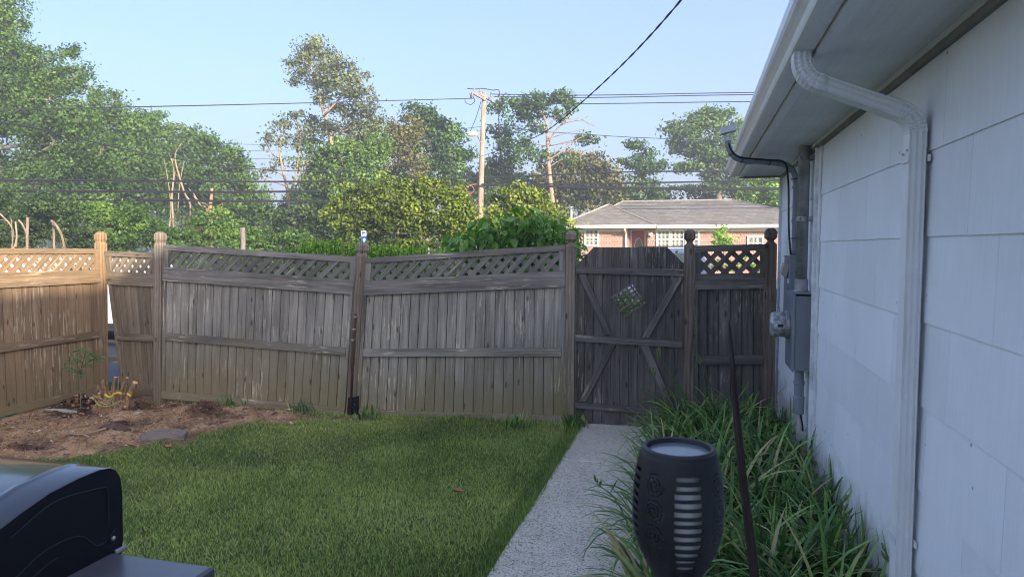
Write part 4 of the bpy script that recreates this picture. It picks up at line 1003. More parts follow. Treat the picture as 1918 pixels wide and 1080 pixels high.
# ---- utility pole
PY = 38.0
pole_w = bark('pole_wood', (0.24,0.165,0.125), (0.37,0.27,0.205), 2.0)
pb0 = onY(898,470,PY); pt0 = onY(907,172,PY)
up_ = empty('utility_pole', (pb0.x,PY,0), 'tall tan wooden utility pole with crossarm and wires in front of the trees', 'utility pole')
g = MB(); g.tube([(pb0.x-0.02,PY,-0.1),(pb0.x+.1,PY,5),(pt0.x,PY,pt0.z)],[0.19,0.165,0.12],14); g.build('pole_shaft', pole_w, up_, smooth=True)
greyw = bark('crossarm_wood', (0.22,0.18,0.17), (0.34,0.28,0.26), 4.0)
def beam(g, a, b, w_, h_):
    a, b = Vector(a), Vector(b); d = (b-a).normalized(); s_ = d.cross(Vector((0,0,1))).normalized()*w_/2; u = s_.cross(d).normalized()*h_/2
    g.add([a-s_-u,a+s_-u,a+s_+u,a-s_+u,b-s_-u,b+s_-u,b+s_+u,b-s_+u],[(0,3,2,1),(4,5,6,7),(0,1,5,4),(1,2,6,5),(2,3,7,6),(3,0,4,7)])
g = MB(); beam(g, onY(884,173,PY-2.0), onY(909,187,PY+0.0), .10,.13); g.build('crossarm', greyw, up_)
g = MB(); beam(g, onY(897,175,PY-0.8), onY(925,191,PY+1.4), .10,.13); g.build('crossarm', greyw, up_)
insm = plain('insulator', (0.22,0.2,0.24), 0.4)
for x, y, Yd in ((888,170,PY-1.6),(899,170,PY-.7),(884.5,176,PY-2),(920,176,PY+.3),(936,178,PY+.3)):
    c = onY(x,y,Yd); g = MB(); g.lathe(c,[(0.03,-.2),(0.06,-.16),(0.03,-.1),(0.07,-.06),(0.035,0),(0.06,.04),(0.03,.1)],10); g.build('insulator', insm, up_)
blackw = plain('black_cable_sheath', (0.008,0.008,0.01), 0.6)
steelw = plain('bare_wire', (0.035,0.035,0.04), 0.5, 0.3)
def wire(pts, r_, mat, name, parent=None, label=None, Y=PY, k=8):
    P = [onY(x, y, Y if len(q) == 2 else q[2]) for q in pts for x, y in (q[:2],)]
    g = MB(); g.tube(catmull(P, k), r_, 5); o = g.build(name, mat, parent)
    if label: tag(o, label, 'overhead wire', 'overhead wires along the street')
    return o
# jumpers on the pole
wire([(875,166),(890,167),(905,166),(922,169),(934,169),(936,180)], 0.025, steelw, 'jumper_wire', up_)
wire([(871,185),(872,192),(882,196),(889,190),(888,184)], 0.02, steelw, 'jumper_wire', up_)
wire([(880,175),(882,184),(884,174),(887,185)], 0.03, steelw, 'jumper_wire', up_)
wire([(901,190),(891,222),(879.5,249)], 0.02, steelw, 'stay_wire', up_)
# street light
sl_ = empty('street_light', onY(884,250,PY), 'yellowish cobra head street light on a curved arm on the utility pole', 'street light')
g = MB(); g.tube(catmull([onY(902,272,PY), onY(898,262,PY-.2), onY(893,253,PY-.5), onY(886,249.5,PY-.6)],6),0.035,8); g.build('arm', M['galv'], sl_)
c = onY(884.5,250,PY-.6); g = MB(); g.rings([[c+Vector((sx*0.38*math.cos(a_)*k, 0.2*math.sin(a_)*k, z)) for a_ in [2*math.pi*j/14 for j in range(14)] for sx in (1,)] for k, z in ((.55,.10),(.85,.06),(1,0.0),(.95,-.03))]); g.build('lamp_housing', plain('lamp_grey',(0.45,0.46,0.44),0.5), sl_)
g = MB(); g.rings([[c+Vector((0.35*math.cos(a_)*k, 0.18*math.sin(a_)*k, z)) for a_ in [2*math.pi*j/14 for j in range(14)]] for k, z in ((.95,-.032),(.8,-.13),(.4,-.17))]); g.build('lens', plain('lamp_lens',(0.75,0.76,0.35),0.3), sl_)
# wires
wire([(-500,209,14),(0,205,19),(255,200.5,24),(560,193.5,31.5),(885,184.5,38)], 0.026, steelw, 'power_line', None, 'upper power line running left from the pole top', PY)
wire([(921,176.5),(1100,178.5),(1405,173.5),(1900,170)], 0.026, steelw, 'power_line', None, 'highest of the three power lines right of the pole', PY+.3)
wire([(925,181),(1100,183),(1405,177.5),(1900,176)], 0.026, steelw, 'power_line', None, 'middle of the three power lines right of the pole', PY+.3)
wire([(930,193.5),(1100,194.5),(1405,190.5),(1900,188)], 0.026, steelw, 'power_line', None, 'lowest of the three close power lines right of the pole', PY+.3)
wire([(906,232),(1000,245),(1080,250.5),(1200,258),(1400,264),(1900,275)], 0.018, steelw, 'power_line', None, 'thin slack wire crossing the tree crown right of the pole', PY)
wire([(-500,330,14),(0,338,19),(210,338,23),(480,340.5,29),(700,338.5,34),(902,333,38)], 0.046, blackw, 'telephone_cable', None, 'upper black cable left of the pole in front of the trees', PY)
wire([(-500,348,14),(0,357,19),(190,358.5,22.5),(480,359.5,29),(700,355.5,34),(902,345,38)], 0.055, blackw, 'telephone_cable', None, 'middle black cable left of the pole', PY)
wire([(-500,362,14),(0,372,19),(130,372.5,21),(400,376.5,27.5),(600,375.5,32),(700,368,34),(902,346.5,38)], 0.057, blackw, 'telephone_cable', None, 'lowest black cable left of the pole carrying a splice case', PY-.3)
wire([(632,371.5),(700,366),(800,355),(892,345)], 0.035, plain('orange_sheath',(0.28,0.13,0.09),0.7), 'orange_cable', None, 'reddish orange cable lashed beside the black cables left of the pole', PY-.5)
wire([(868,346),(868,358),(880,363),(888,356),(882,348),(872,352),(876,360),(886,360)], 0.02, plain('orange_loop',(0.32,0.15,0.09),0.7), 'cable_coil', up_, None, PY-.5)
wire([(902,333),(1000,329),(1160,322.5),(1300,321),(1460,323),(1900,330)], 0.040, blackw, 'telephone_cable', None, 'upper black cable right of the pole', PY)
wire([(902,345.5),(1000,345),(1160,343.5),(1460,338),(1900,335)], 0.046, blackw, 'telephone_cable', None, 'middle black cable right of the pole above the ranch roof', PY)
wire([(902,346),(1000,348.5),(1160,352),(1300,354),(1460,353.5),(1900,350)], 0.071, blackw, 'telephone_cable', None, 'thick lowest black cable right of the pole', PY-.3)
wire([(400,268),(500,270.5),(700,262),(902,237)], 0.014, steelw, 'thin_line', None, 'thin pale line behind the tall tree at lamp height', PY+3)
wire([(410,281),(500,282),(700,275),(902,245)], 0.012, steelw, 'thin_line', None, 'second thin pale line left of the tall tree', PY+3)
wire([(430,298),(500,297),(640,292)], 0.012, steelw, 'thin_line', None, 'third thin pale line ending behind the tall tree', PY+3)
wire([(0,229,14),(80,243,16),(160,263,18),(300,292,23),(470,316,28),(640,320,32),(760,305,35),(884,262,38)], 0.022, steelw, 'service_drop', None, 'pale service wire slanting down across the big oak on the left', PY)
p = [onY(590,377,32), onY(614,376.5,32)]; g = MB(); g.tube([p[0],p[0]+(p[1]-p[0])*.1,p[0]+(p[1]-p[0])*.9,p[1]],[0.06,0.12,0.12,0.06],10); tag(g.build('splice_case', blackw), 'black splice case hanging on the lowest cable left of the pole', 'splice case')
# service drop to the house mast: twisted
P = catmull([(-11.95,PY-.1,6.75),(-7.0,25,5.25),(-4.72,19,4.56),(-3.12,14.85,4.16),(-1.28,10.07,4.0),(-0.17,7.18,4.06),(0.56,5.14,4.28)],24)
sd_ = empty('service_cable', (0.56,5.14,4.28), 'twisted black service cable coming down from the pole over the yard', 'overhead cable')
for ph in (0, math.pi):
    g = MB(); g.tube([p+Vector((math.cos(ph+i*1.1)*0.007,0,math.sin(ph+i*1.1)*0.007)) for i, p in enumerate(P)],0.0065,5); g.build('strand', blackw, sd_)

# road sign
sg = empty('road_sign', onY(684,500,17), 'small blue route sign with white frame above the leaning post', 'road sign')
bl_ = plain('sign_blue', (0.02,0.07,0.32), 0.4); wh_ = plain('sign_white', (0.8,0.8,0.8), 0.4)
def signbox(x0, y0, x1, y1, Yd, th, mat, nm, par):
    a = onY(x0,y1,Yd); b = onY(x1,y0,Yd); g = MB(); g.box((a.x,Yd-th,a.z),(b.x,Yd,b.z)); return g.build(nm, mat, par)
s1 = signbox(677,432.5,686,442.5,17,0.02,wh_,'route_plate',sg); signbox(678.2,433.8,684.8,441.4,16.978,0.006,bl_,'blue_field',s1)
s2 = signbox(677,443,686.5,452,17,0.02,bl_,'arrow_plate',sg)
a = onY(678.6,440.6,16.95); txt = bpy.data.curves.new('route_number','FONT'); txt.body = '83'; txt.size = 0.075; txt.extrude = 0.002; txt.materials.append(wh_)
to = font_mesh(bpy.data.objects.new('route_number', txt)); to.location = (a.x,16.965,a.z); to.rotation_euler = (math.pi/2,0,0); adopt(to, s1)
g = MB(); c = onY(681.5,449,16.95)
g.add([(c.x-0.02,16.972,c.z-.05),(c.x+.02,16.972,c.z-.05),(c.x+.02,16.972,c.z),(c.x+.05,16.972,c.z),(c.x,16.972,c.z+.05),(c.x-.05,16.972,c.z),(c.x-.02,16.972,c.z)],[(0,1,2,3,4,5,6)]); g.build('arrow', wh_, s2)
c = onY(681.5,450,17.04); g = MB(); g.tube([(c.x,17.04,-0.06),(c.x,17.04,2.05)],0.02,8); g.build('sign_post', M['galv'], sg)

# ================================================================ TREES
BK = {'pale': bark('pale_pink_bark',(0.20,0.14,0.10),(0.38,0.28,0.21)), 'brown': bark('brown_bark',(0.12,0.085,0.06),(0.27,0.20,0.15)), 'orange': bark('bare_orange_wood',(0.28,0.17,0.09),(0.46,0.30,0.17)), 'grey': bark('grey_bark',(0.10,0.09,0.08),(0.24,0.21,0.18))}
LF = {'oak': leafmat('oak_leaves',(0.027,0.060,0.011),(0.075,0.150,0.027),(0.163,0.261,0.044)),
      'mid': leafmat('mid_green_leaves',(0.038,0.076,0.016),(0.103,0.192,0.034),(0.227,0.326,0.062)),
      'blue': leafmat('blue_green_leaves',(0.030,0.067,0.022),(0.076,0.155,0.043),(0.159,0.258,0.066)),
      'yellow': leafmat('yellow_green_leaves',(0.063,0.092,0.011),(0.168,0.229,0.026),(0.371,0.416,0.046)),
      'olive': leafmat('olive_leaves',(0.052,0.058,0.019),(0.145,0.145,0.046),(0.291,0.248,0.087)),
      'pale': leafmat('pale_leaves',(0.072,0.090,0.045),(0.157,0.191,0.090),(0.296,0.322,0.160)),
      'dark': leafmat('dark_understory_leaves',(0.017,0.034,0.010),(0.045,0.083,0.024),(0.116,0.165,0.050)),
      'bright': leafmat('bright_green_leaves',(0.070,0.138,0.015),(0.176,0.329,0.034),(0.367,0.573,0.069)),
      'red': leafmat('reddish_leaves',(0.092,0.037,0.018),(0.230,0.092,0.046),(0.380,0.189,0.089))}
def leaf_cloud(C, Rr, n, size, seed, clump=0.22, nclump=None, asp=1.7, shell=0.5, tb=0.0):
    """leaves for one ellipsoid blob: n leaves in clumps"""
    r = np.random.default_rng(seed)
    nc = nclump or int(np.clip(n/34, 8, 170))
    nc = max(5, int(nc))
    d = r.normal(size=(nc,3)); d /= np.linalg.norm(d, axis=1)[:,None]
    rad = r.uniform(shell, 1.0, nc)[:,None]
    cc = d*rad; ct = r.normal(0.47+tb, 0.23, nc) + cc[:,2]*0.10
    ci = r.integers(0, nc, n); sc = r.uniform(0.6,1.35,nc)[ci][:,None]
    off = r.normal(size=(n,3))*np.array([1,1,0.88])*clump*sc
    P = (cc[ci]+off)*np.array(Rr)+np.array(C)
    t_ = np.clip(ct[ci]+r.normal(0,0.11,n), 0, 1)
    # random leaf frames, tending to face up
    od = off/(np.linalg.norm(off,axis=1)[:,None]+1e-6)
    nn = r.normal(size=(n,3))*0.75+od*0.9; nn[:,2] += 0.15; nn /= np.linalg.norm(nn,axis=1)[:,None]
    a = r.normal(size=(n,3)); u = np.cross(nn,a); u /= np.linalg.norm(u,axis=1)[:,None]; v = np.cross(nn,u)
    s_ = (size*r.uniform(0.65,1.35,n))[:,None]
    V = np.stack([P-u*s_*asp/2, P+v*s_/2+nn*s_*.12, P+u*s_*asp/2, P-v*s_/2+nn*s_*.12],1).reshape(-1,3)
    Fc = np.arange(n*4).reshape(n,4)
    return V, Fc, np.repeat(t_,4), cc*np.array(Rr)+np.array(C)
SEED = [100]; LEAFK = 5.2
def tree(name, label, cat, Yd, trunk, blobs, leaf, col, bk='brown', dens=1.0, group='trees beyond the fence', thick=0.85, clump=0.22, shell=0.5, twigs=5, extra_trunks=(), crown_kind=None, base_z=-0.1, twig_r=0.006, tuft=9.0, front=0.0):
    """trunk: [(px,py,radius)...]; blobs: [(px,py,rx,ry[,density[,tint shift]])] in photograph pixels at distance Yd"""
    SEED[0] += 1; rr = random.Random(SEED[0]); leaf = min(leaf, 4.4*Yd*1.15/F)
    pts = [onY(x,y,Yd) for x,y,_ in trunk]; rad = [r_ for *_, r_ in trunk]
    pts = [Vector((pts[0].x, Yd, base_z))]+pts; rad = [rad[0]*1.15]+rad
    e = empty(name, pts[0], label, cat, group)
    tm = MB(); cm = catmull(pts, 5); rads = []
    for i in range(len(cm)):
        f = i/5; k = min(int(f), len(rad)-2); rads.append(rad[k]+(rad[k+1]-rad[k])*(f-k))
    if len(trunk) and rad[0] > 0: tm.tube(cm, rads, 8)
    for et in extra_trunks:
        fr_ = Yd-front+rr.uniform(-.4,.4); ep = [onY(x,y,fr_) for x,y,_ in et]; et = list(et)
        if front: ep = [pts[0]-Vector((0,0,.3))]+ep; et = [et[0]]+et
        ec = catmull(ep,4); er = [et[min(int(i/4),len(et)-1)][2] for i in range(len(ec))]; tm.tube(ec, er, 6)
    Vs, Fs, Ts, b0 = [], [], [], 0
    for bi, b in enumerate(blobs):
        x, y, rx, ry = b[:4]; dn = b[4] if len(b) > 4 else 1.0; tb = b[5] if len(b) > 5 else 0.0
        jy = rr.uniform(-.5,.5)*thick; c = onY(x, y, Yd); dpt = depth_of(c)
        rxm, rym = rx*dpt/F, ry*dpt/F; rz = min(rxm, max(rym, rxm*.6))*thick
        c = c + Vector((0, jy*rz*1.2, 0))
        area = math.pi*rxm*rym; n = int(area/(leaf*leaf*0.85*.72)*LEAFK*dn*dens); n = max(60, min(n, 26000))
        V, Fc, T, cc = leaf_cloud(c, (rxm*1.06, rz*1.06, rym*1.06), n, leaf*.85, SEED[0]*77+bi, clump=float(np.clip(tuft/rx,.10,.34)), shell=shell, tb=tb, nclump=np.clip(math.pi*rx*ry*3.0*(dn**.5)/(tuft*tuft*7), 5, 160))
        Vs.append(V); Fs.append(Fc+b0); Ts.append(T); b0 += len(V)
        if rad[0] > 0:
            j = min(range(len(cm)), key=lambda i: (cm[i]-c).length + (3 if cm[i].z > c.z-0.2*rym else 0))
            s0 = cm[j]; r0 = max(rads[j]*0.33, 0.018); mid = (s0+c)/2+Vector((rr.uniform(-.15,.15),rr.uniform(-.1,.1),rr.uniform(-.05,.2)))*(c-s0).length*.5
            tm.tube(catmull([s0, mid, c], 4), [r0*(1-.6*i/8) for i in range(9)], 6)
            for k in range(twigs):
                q = Vector(cc[rr.randrange(len(cc))]); q = c+(q-c)*0.95; m2 = (c+q)/2+Vector((0,0,rr.uniform(-.1,.2)*rym))
                tm.tube(catmull([c, m2, q], 3), [r0*.4*(1-.8*i/6)+twig_r for i in range(7)], 5)
    if tm.v: tm.build('trunk', BK[bk], e, smooth=True)
    o = np_obj('crown', np.concatenate(Vs), np.concatenate(Fs), LF[col], e, np.concatenate(Ts))
    if crown_kind: o['kind'] = crown_kind
    return e
T_ = tree
T_('oak_tree','huge dark green oak filling the upper left corner','tree',25,[(-40,330,.4),(-30,150,.3),(0,60,.16)],
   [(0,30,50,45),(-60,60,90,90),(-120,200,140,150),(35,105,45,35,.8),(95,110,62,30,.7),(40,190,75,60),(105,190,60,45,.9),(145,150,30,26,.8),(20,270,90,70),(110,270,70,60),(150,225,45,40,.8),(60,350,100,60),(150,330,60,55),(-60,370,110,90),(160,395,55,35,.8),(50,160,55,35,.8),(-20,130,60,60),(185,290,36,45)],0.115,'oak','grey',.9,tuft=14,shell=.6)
T_('oak_tree','broad oak standing right of the huge corner oak','tree',31,[(235,420,.25),(230,300,.18)],[(165,150,22,14,.6),(215,205,34,26),(258,222,22,16),(225,320,60,60),(270,330,40,60),(240,240,45,40),(205,260,45,50),(255,290,45,50),(215,330,50,50),(190,380,55,45),(262,350,40,45),(175,200,30,30)],0.14,'oak','grey',.95,tuft=12,shell=.6)
T_('pale_trunk_tree','thin leaved tree with several pale pink trunks in the left wood','tree',36,[(325,455,.10),(322,370,.09),(318,300,.06)],[(285,235,36,20,.8),(300,245,42,22,.7),(340,258,44,24,.9),(375,282,38,24,1),(300,300,44,45,.8),(350,310,50,45,.8),(280,350,35,50,.8),(330,380,45,40,.7),(302,212,16,6,.4)],0.15,'mid','pale',.9,
   front=6.5,extra_trunks=([(325,430,.055),(322,370,.045),(326,320,.03),(318,290,.015)],[(356,402,.055),(345,360,.05),(333,320,.035),(328,290,.025),(340,268,.012)],[(388,402,.035),(372,378,.03),(362,362,.02),(352,352,.01)],[(318,440,.03),(320,390,.025),(315,340,.015),(308,300,.008)],[(333,400,.025),(336,350,.02),(345,300,.01)]))
T_('wood_tree','tree with a blunt orange trunk left of the sky gap','tree',34,[(395,465,.12),(392,410,.1),(397,352,.09)],[(395,275,32,20),(420,298,40,26),(400,325,55,30),(445,335,34,30),(430,385,50,35),(380,420,40,30,.8),(455,400,30,35,.8)],0.14,'oak','orange',1.0,front=6,extra_trunks=([(396,462,.085),(393,410,.075),(397,352,.07)],[(390,405,.035),(376,385,.03),(362,366,.018)]))
T_('sapling_tree','low leafy tree at the left edge of the sky gap','tree',33,[(480,455,.07),(478,380,.05)],[(470,350,26,24,.7),(480,390,45,28,.8),(505,420,40,25,.9),(450,425,40,28)],0.16,'mid','brown',.9)
T_('birch_like_tree','sparse pale tree left of the tall leaning tree','tree',36,[(541,455,.11),(540,370,.09),(528,310,.07),(520,260,.04)],[(520,230,30,20,.35),(550,218,28,14,.35),(500,262,22,20,.3),(535,262,28,20,.3),(495,320,22,18,.25),(560,260,20,30,.3),(520,300,26,18,.2)],0.15,'pale','pale',.8,
   extra_trunks=([(540,370,.06),(556,320,.05),(560,260,.03),(556,225,.02)],[(528,310,.04),(505,280,.03),(495,260,.02)],[(540,350,.03),(510,340,.02),(480,330,.015)]),twigs=9,shell=.2)
T_('birch_like_tree','second sparse pale tree touching the tall leaning tree','tree',37,[(568,462,.10),(578,380,.085),(576,320,.07),(582,270,.04)],[(578,225,26,18,.4),(600,250,26,26,.5),(575,275,28,25,.35),(560,310,20,25,.3),(600,300,25,25,.5),(590,345,22,20,.4)],0.15,'pale','pale',.8,
   extra_trunks=([(545,455,.05),(548,400,.045),(556,380,.03),(566,300,.02)],[(576,320,.04),(560,270,.03),(555,240,.02)]),twigs=8,shell=.2)
T_('tall_tree','tall leaning tree with an airy crown rising above all others','tree',35,[(632,440,.17),(628,340,.15),(622,270,.13),(608,215,.10),(594,165,.07),(578,110,.035)],
   [(576,88,26,20,.8),(566,118,28,22,.7),(604,108,32,26,.75),(555,148,20,15,.5),(590,150,34,22,.65),(638,130,34,26,.75),(628,160,34,20,.6),(672,148,26,18,.6),(655,180,34,22,.6),(690,172,16,12,.5),(600,185,26,18,.45),(640,205,34,22,.55),(686,205,28,20,.6),(668,232,34,20,.7),(620,240,30,18,.5),(700,230,16,18,.6),(650,262,38,22,.8),(690,262,30,26,.9)],0.125,'pale','pale',.95,clump=.27,shell=.25,
   extra_trunks=([(608,215,.055),(640,180,.035),(660,150,.02)],[(622,265,.06),(655,235,.04),(685,215,.02)]),twigs=7)
T_('leafy_tree','leafy olive tree below the crown of the tall leaning tree','tree',33,[(650,455,.16),(655,360,.12)],[(640,290,40,30,.8,.15),(610,330,40,35),(680,300,42,35,.9,.1),(705,265,26,40,.8,.1),(650,350,45,35),(600,380,45,40),(700,350,40,35),(655,410,50,35),(590,300,26,30,.6)],0.14,'mid','brown',1.0)
T_('beige_green_tree','rounded beige green tree between the tall tree and the dark round tree','tree',37,[(745,440,.12),(745,330,.09)],[(755,235,32,22,.8,.15),(735,262,30,28,.8,.1),(770,262,30,26,.8,.1),(750,295,36,28,.75),(730,330,30,30,.7),(775,320,25,30,.7)],0.14,'olive','grey',.95)
T_('dark_tree','dark green tree standing left of the utility pole','tree',39,[(800,440,.16),(795,330,.12),(785,240,.06)],[(782,200,24,18,.8),(790,222,32,18,.9),(815,222,20,18),(818,250,42,26),(850,265,26,24),(825,290,50,32),(865,295,18,20),(800,322,42,28),(850,325,30,22),(780,280,22,30,.8)],0.15,'blue','grey',1.1)
T_('thin_tree','slender see-through tree just right of the utility pole','tree',45,[(947,440,.11),(942,330,.09),(936,270,.07),(934,215,.03)],[(930,205,24,16,.5),(942,190,18,12,.4),(950,228,24,20,.6),(925,250,20,20,.4),(955,262,26,22,.55),(930,300,26,22,.6),(960,310,30,26,.8),(925,340,25,18,.8)],0.17,'blue','grey',.85,shell=.25,twigs=6)
T_('umbrella_crowned_tree','tree with a dark flat crown on a long bare pinkish trunk','tree',42,[(1040,428,.17),(1034,370,.15),(1027,300,.13),(1024,240,.08),(1016,205,.04)],
   [(1000,186,28,17),(1035,180,32,14),(1060,192,18,14),(985,208,20,18,.9),(1012,212,24,18,.6),(1045,210,22,14,.6),(1068,208,10,12,.6),(972,198,14,14),(1087,260,18,12,.7),(1110,262,14,9,.3),(1000,240,22,16,.35),(980,262,22,18,.35),(985,290,24,20,.5),(1012,300,24,22,.45),(1050,300,24,18,.35)],0.15,'blue','pale',1.15,
   extra_trunks=([(1027,300,.06),(1050,285,.045),(1080,262,.03),(1105,250,.015)],[(1026,270,.05),(1050,235,.035),(1090,225,.02),(1105,235,.012)],[(1030,330,.05),(1000,290,.035),(975,262,.02),(965,250,.012)],[(1026,260,.03),(1060,250,.02),(1100,240,.01)],[(1050,285,.03),(1085,285,.02),(1115,275,.01)],[(1024,250,.03),(1045,215,.02),(1070,225,.012),(1095,215,.008)],[(1090,225,.018),(1105,215,.01)],[(1030,330,.03),(990,320,.02),(960,300,.01)],[(1050,235,.04),(1075,205,.02)],[(1080,262,.03),(1110,268,.015)],[(1090,225,.02),(1118,238,.012)],[(1060,280,.03),(1100,290,.012)],[(1024,245,.06),(1003,222,.03)]),twigs=6)
T_('olive_tree','rounded olive green tree right of the long bare trunk','tree',48,[(1085,430,.14),(1085,350,.1)],[(1075,300,32,22,.8,.25),(1110,312,36,24),(1140,335,28,26),(1060,335,40,28,.9,.1),(1110,355,45,30),(1030,350,36,28,.9),(1150,370,22,30),(1070,385,45,25)],0.18,'olive','brown',1.1)
T_('blue_green_tree','blue green tree in the middle distance left of the round crown','tree',52,[(1200,410,.14),(1198,330,.1)],[(1188,276,22,13,.9),(1210,290,20,12,.8),(1180,298,22,14),(1205,318,36,18),(1230,308,18,12,.7),(1195,345,40,20,.9),(1215,370,40,16,.8),(1175,380,30,22)],0.19,'blue','grey',1.1,shell=.3)
T_('round_crowned_tree','large round light green tree above the ranch roof','tree',58,[(1345,415,.3),(1345,330,.22),(1330,270,.12)],[(1320,218,34,18,.9),(1350,225,34,22),(1285,238,34,22,.9),(1258,262,20,16,.7),(1320,250,42,24),(1372,255,24,24),(1290,280,40,22,.85),(1345,285,44,26),(1275,310,26,14,.6),(1320,318,46,20,.8),(1375,310,34,30),(1340,348,50,18,.75),(1290,352,34,12,.5),(1390,350,40,26)],0.2,'mid','brown',1.1,shell=.35)
T_('bright_tree','bright green tree partly hidden by the white gutter','tree',50,[(1440,420,.2),(1440,340,.15)],[(1420,345,34,26),(1455,350,40,30),(1430,375,40,20),(1480,360,40,40),(1400,375,30,18),(1440,320,30,20,.8)],0.17,'bright','brown',1.1)
# the sunlit mass of shrubs in the middle
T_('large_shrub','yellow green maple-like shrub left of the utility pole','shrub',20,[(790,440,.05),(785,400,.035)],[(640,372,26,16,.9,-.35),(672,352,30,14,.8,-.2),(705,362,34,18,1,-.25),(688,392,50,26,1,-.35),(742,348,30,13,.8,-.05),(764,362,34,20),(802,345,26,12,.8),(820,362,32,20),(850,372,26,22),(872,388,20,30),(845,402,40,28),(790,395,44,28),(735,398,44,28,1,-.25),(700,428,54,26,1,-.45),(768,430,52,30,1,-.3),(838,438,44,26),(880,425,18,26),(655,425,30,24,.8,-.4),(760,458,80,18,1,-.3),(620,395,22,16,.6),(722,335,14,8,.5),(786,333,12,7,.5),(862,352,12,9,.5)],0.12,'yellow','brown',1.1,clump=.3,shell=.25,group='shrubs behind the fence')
T_('large_shrub','yellow green shrub right of the utility pole','shrub',24,[(970,440,.05),(965,410,.035)],[(932,372,20,14,.8),(958,360,26,16,.9),(990,366,28,18),(1016,382,26,16,.9),(940,395,34,22),(985,396,40,22),(1022,408,34,22),(950,425,40,26),(1000,425,45,26),(922,420,20,24),(1048,425,20,18),(975,345,12,8,.5)],0.13,'yellow','brown',1.1,clump=.3,shell=.25,group='shrubs behind the fence')
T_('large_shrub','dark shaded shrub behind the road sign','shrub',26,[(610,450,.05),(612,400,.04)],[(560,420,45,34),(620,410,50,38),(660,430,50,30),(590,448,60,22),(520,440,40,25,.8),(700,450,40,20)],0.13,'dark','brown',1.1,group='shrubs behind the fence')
T_('understory_shrub','mid green undergrowth behind the left fence panel','shrub',15.5,[(60,440,.04),(62,420,.03)],[(-60,420,80,45),(30,410,60,32,.8),(20,450,80,30),(110,400,50,38,.9),(130,445,60,28),(-10,380,50,30,.8)],0.10,'dark','grey',1.0,group='shrubs behind the fence')
T_('understory_shrub','yellowish leafy undergrowth behind the corner post','shrub',17,[(200,440,.04),(205,420,.03)],[(165,395,45,24,.9,.2),(215,425,55,30,1,.15),(200,455,60,25),(275,440,50,28,.8),(250,405,40,24,.8),(320,452,50,22)],0.10,'oak','grey',1.1,group='shrubs behind the fence')
T_('understory_shrub','reddish leaved low shrub in the left wood','shrub',22,[(370,455,.03),(372,450,.03)],[(375,442,26,14,.7),(290,450,18,10,.6)],0.10,'red','grey',.9,group='shrubs behind the fence')
T_('understory_shrub','green undergrowth left of the weathered stump in the wood','shrub',20,[(420,460,.04),(425,440,.03)],[(350,450,50,24),(420,440,50,28),(480,450,50,22),(400,410,40,22,.6),(540,455,45,18)],0.11,'mid','grey',1.1,group='shrubs behind the fence')
# low weeds and hedge right behind the fence
def sprigs(name, label, Yd, x0, x1, ytop, n, col, seed, leafL=0.09):
    r = np.random.default_rng(seed); Vs=[];T=[]; e = empty(name, onY((x0+x1)/2,470,Yd)*1.0, label, 'shrub', 'shrubs behind the fence'); st = MB()
    for i in range(n):
        x = r.uniform(x0,x1); top_ = ytop(x)+abs(r.normal(0,9)); Y_ = Yd+r.uniform(-.35,.45)
        p1 = onY(x+r.normal(0,8), top_, Y_); p0 = Vector((p1.x+r.normal(0,.1), Y_, max(0.3,p1.z-1.0)))
        st.tube([p0,(p0+p1)/2+Vector((r.normal(0,.02),0,0)),p1],[.006,.005,.002],4)
        m = int((p1.z-p0.z)/0.016)
        for k in range(m):
            f = k/m; c = p0.lerp(p1, f); a = r.uniform(0,6.28); d = Vector((math.cos(a),math.sin(a),r.uniform(.1,.9))).normalized(); s_ = d.cross(Vector((r.normal(),r.normal(),1))).normalized()*leafL*.17
            L = leafL*r.uniform(.7,1.2)*(1.1-.5*f)
            Vs.append([c, c+d*L*.45+s_, c+d*L, c+d*L*.45-s_]); T += [np.clip(.45+.4*f*f+r.normal(0,.12),0,1)]*4
    V = np.array([[list(v) for v in q] for q in Vs]).reshape(-1,3); st.build('stems', LF['mid'], e)
    np_obj('leaves', V, np.arange(len(V)).reshape(-1,4), LF[col], e, np.array(T))
sprigs('low_shrub','light green lance leaved shrub just behind the left wide fence panel',7.4,555,668,lambda x: 446+abs(x-640)*.05,70,'bright',5)
sprigs('low_shrub','light green lance leaved shrub rising behind the leaning post',7.2,668,850,lambda x: 455+(x-668)*.04,110,'bright',6)
sprigs('low_shrub','sparse green sprigs behind the left end of the wide fence panel',7.6,320,560,lambda x: 466-(x-320)*.02,60,'mid',9)
tree('hedge_filler','dense dark green bush behind the lattice of the wide panels','shrub',9.2,[(600,500,.03),(605,480,.03)],[(380,500,90,30),(520,500,90,30),(640,505,80,32),(760,500,90,34),(880,500,70,34),(960,500,70,34)],0.09,'mid','brown',1.1,'shrubs behind the fence')
# knotweed-like bush with large leaves: each big leaf its own object
kb = empty('large_leaved_bush', onY(960,500,8.4)*1.0, 'bush with big glossy heart shaped leaves behind the right end of the wide panel', 'bush', 'shrubs behind the fence')
t = NT('big_leaf'); ob = t.n('ShaderNodeObjectInfo').outputs['Random']
col = t.ramp(ob, [(0.0,(0.06,0.14,0.022)),(0.5,(0.13,0.26,0.04)),(0.85,(0.24,0.40,0.06)),(1.0,(0.45,0.55,0.09))]); t.base(col); t.b.inputs['Roughness'].default_value = 0.35  # greens lifted to make up for sunlight the house roof blocks
tr = t.n('ShaderNodeBsdfTranslucent'); t.l(t.mix(1.0,col,(1.3,1.5,.5),'MULTIPLY'), tr.inputs[0]); mx = t.n('ShaderNodeMixShader'); mx.inputs[0].default_value = .35
t.l(t.b.outputs[0], mx.inputs[1]); t.l(tr.outputs[0], mx.inputs[2]); t.l(mx.outputs[0], t.out.inputs[0]); bigleaf = t.m
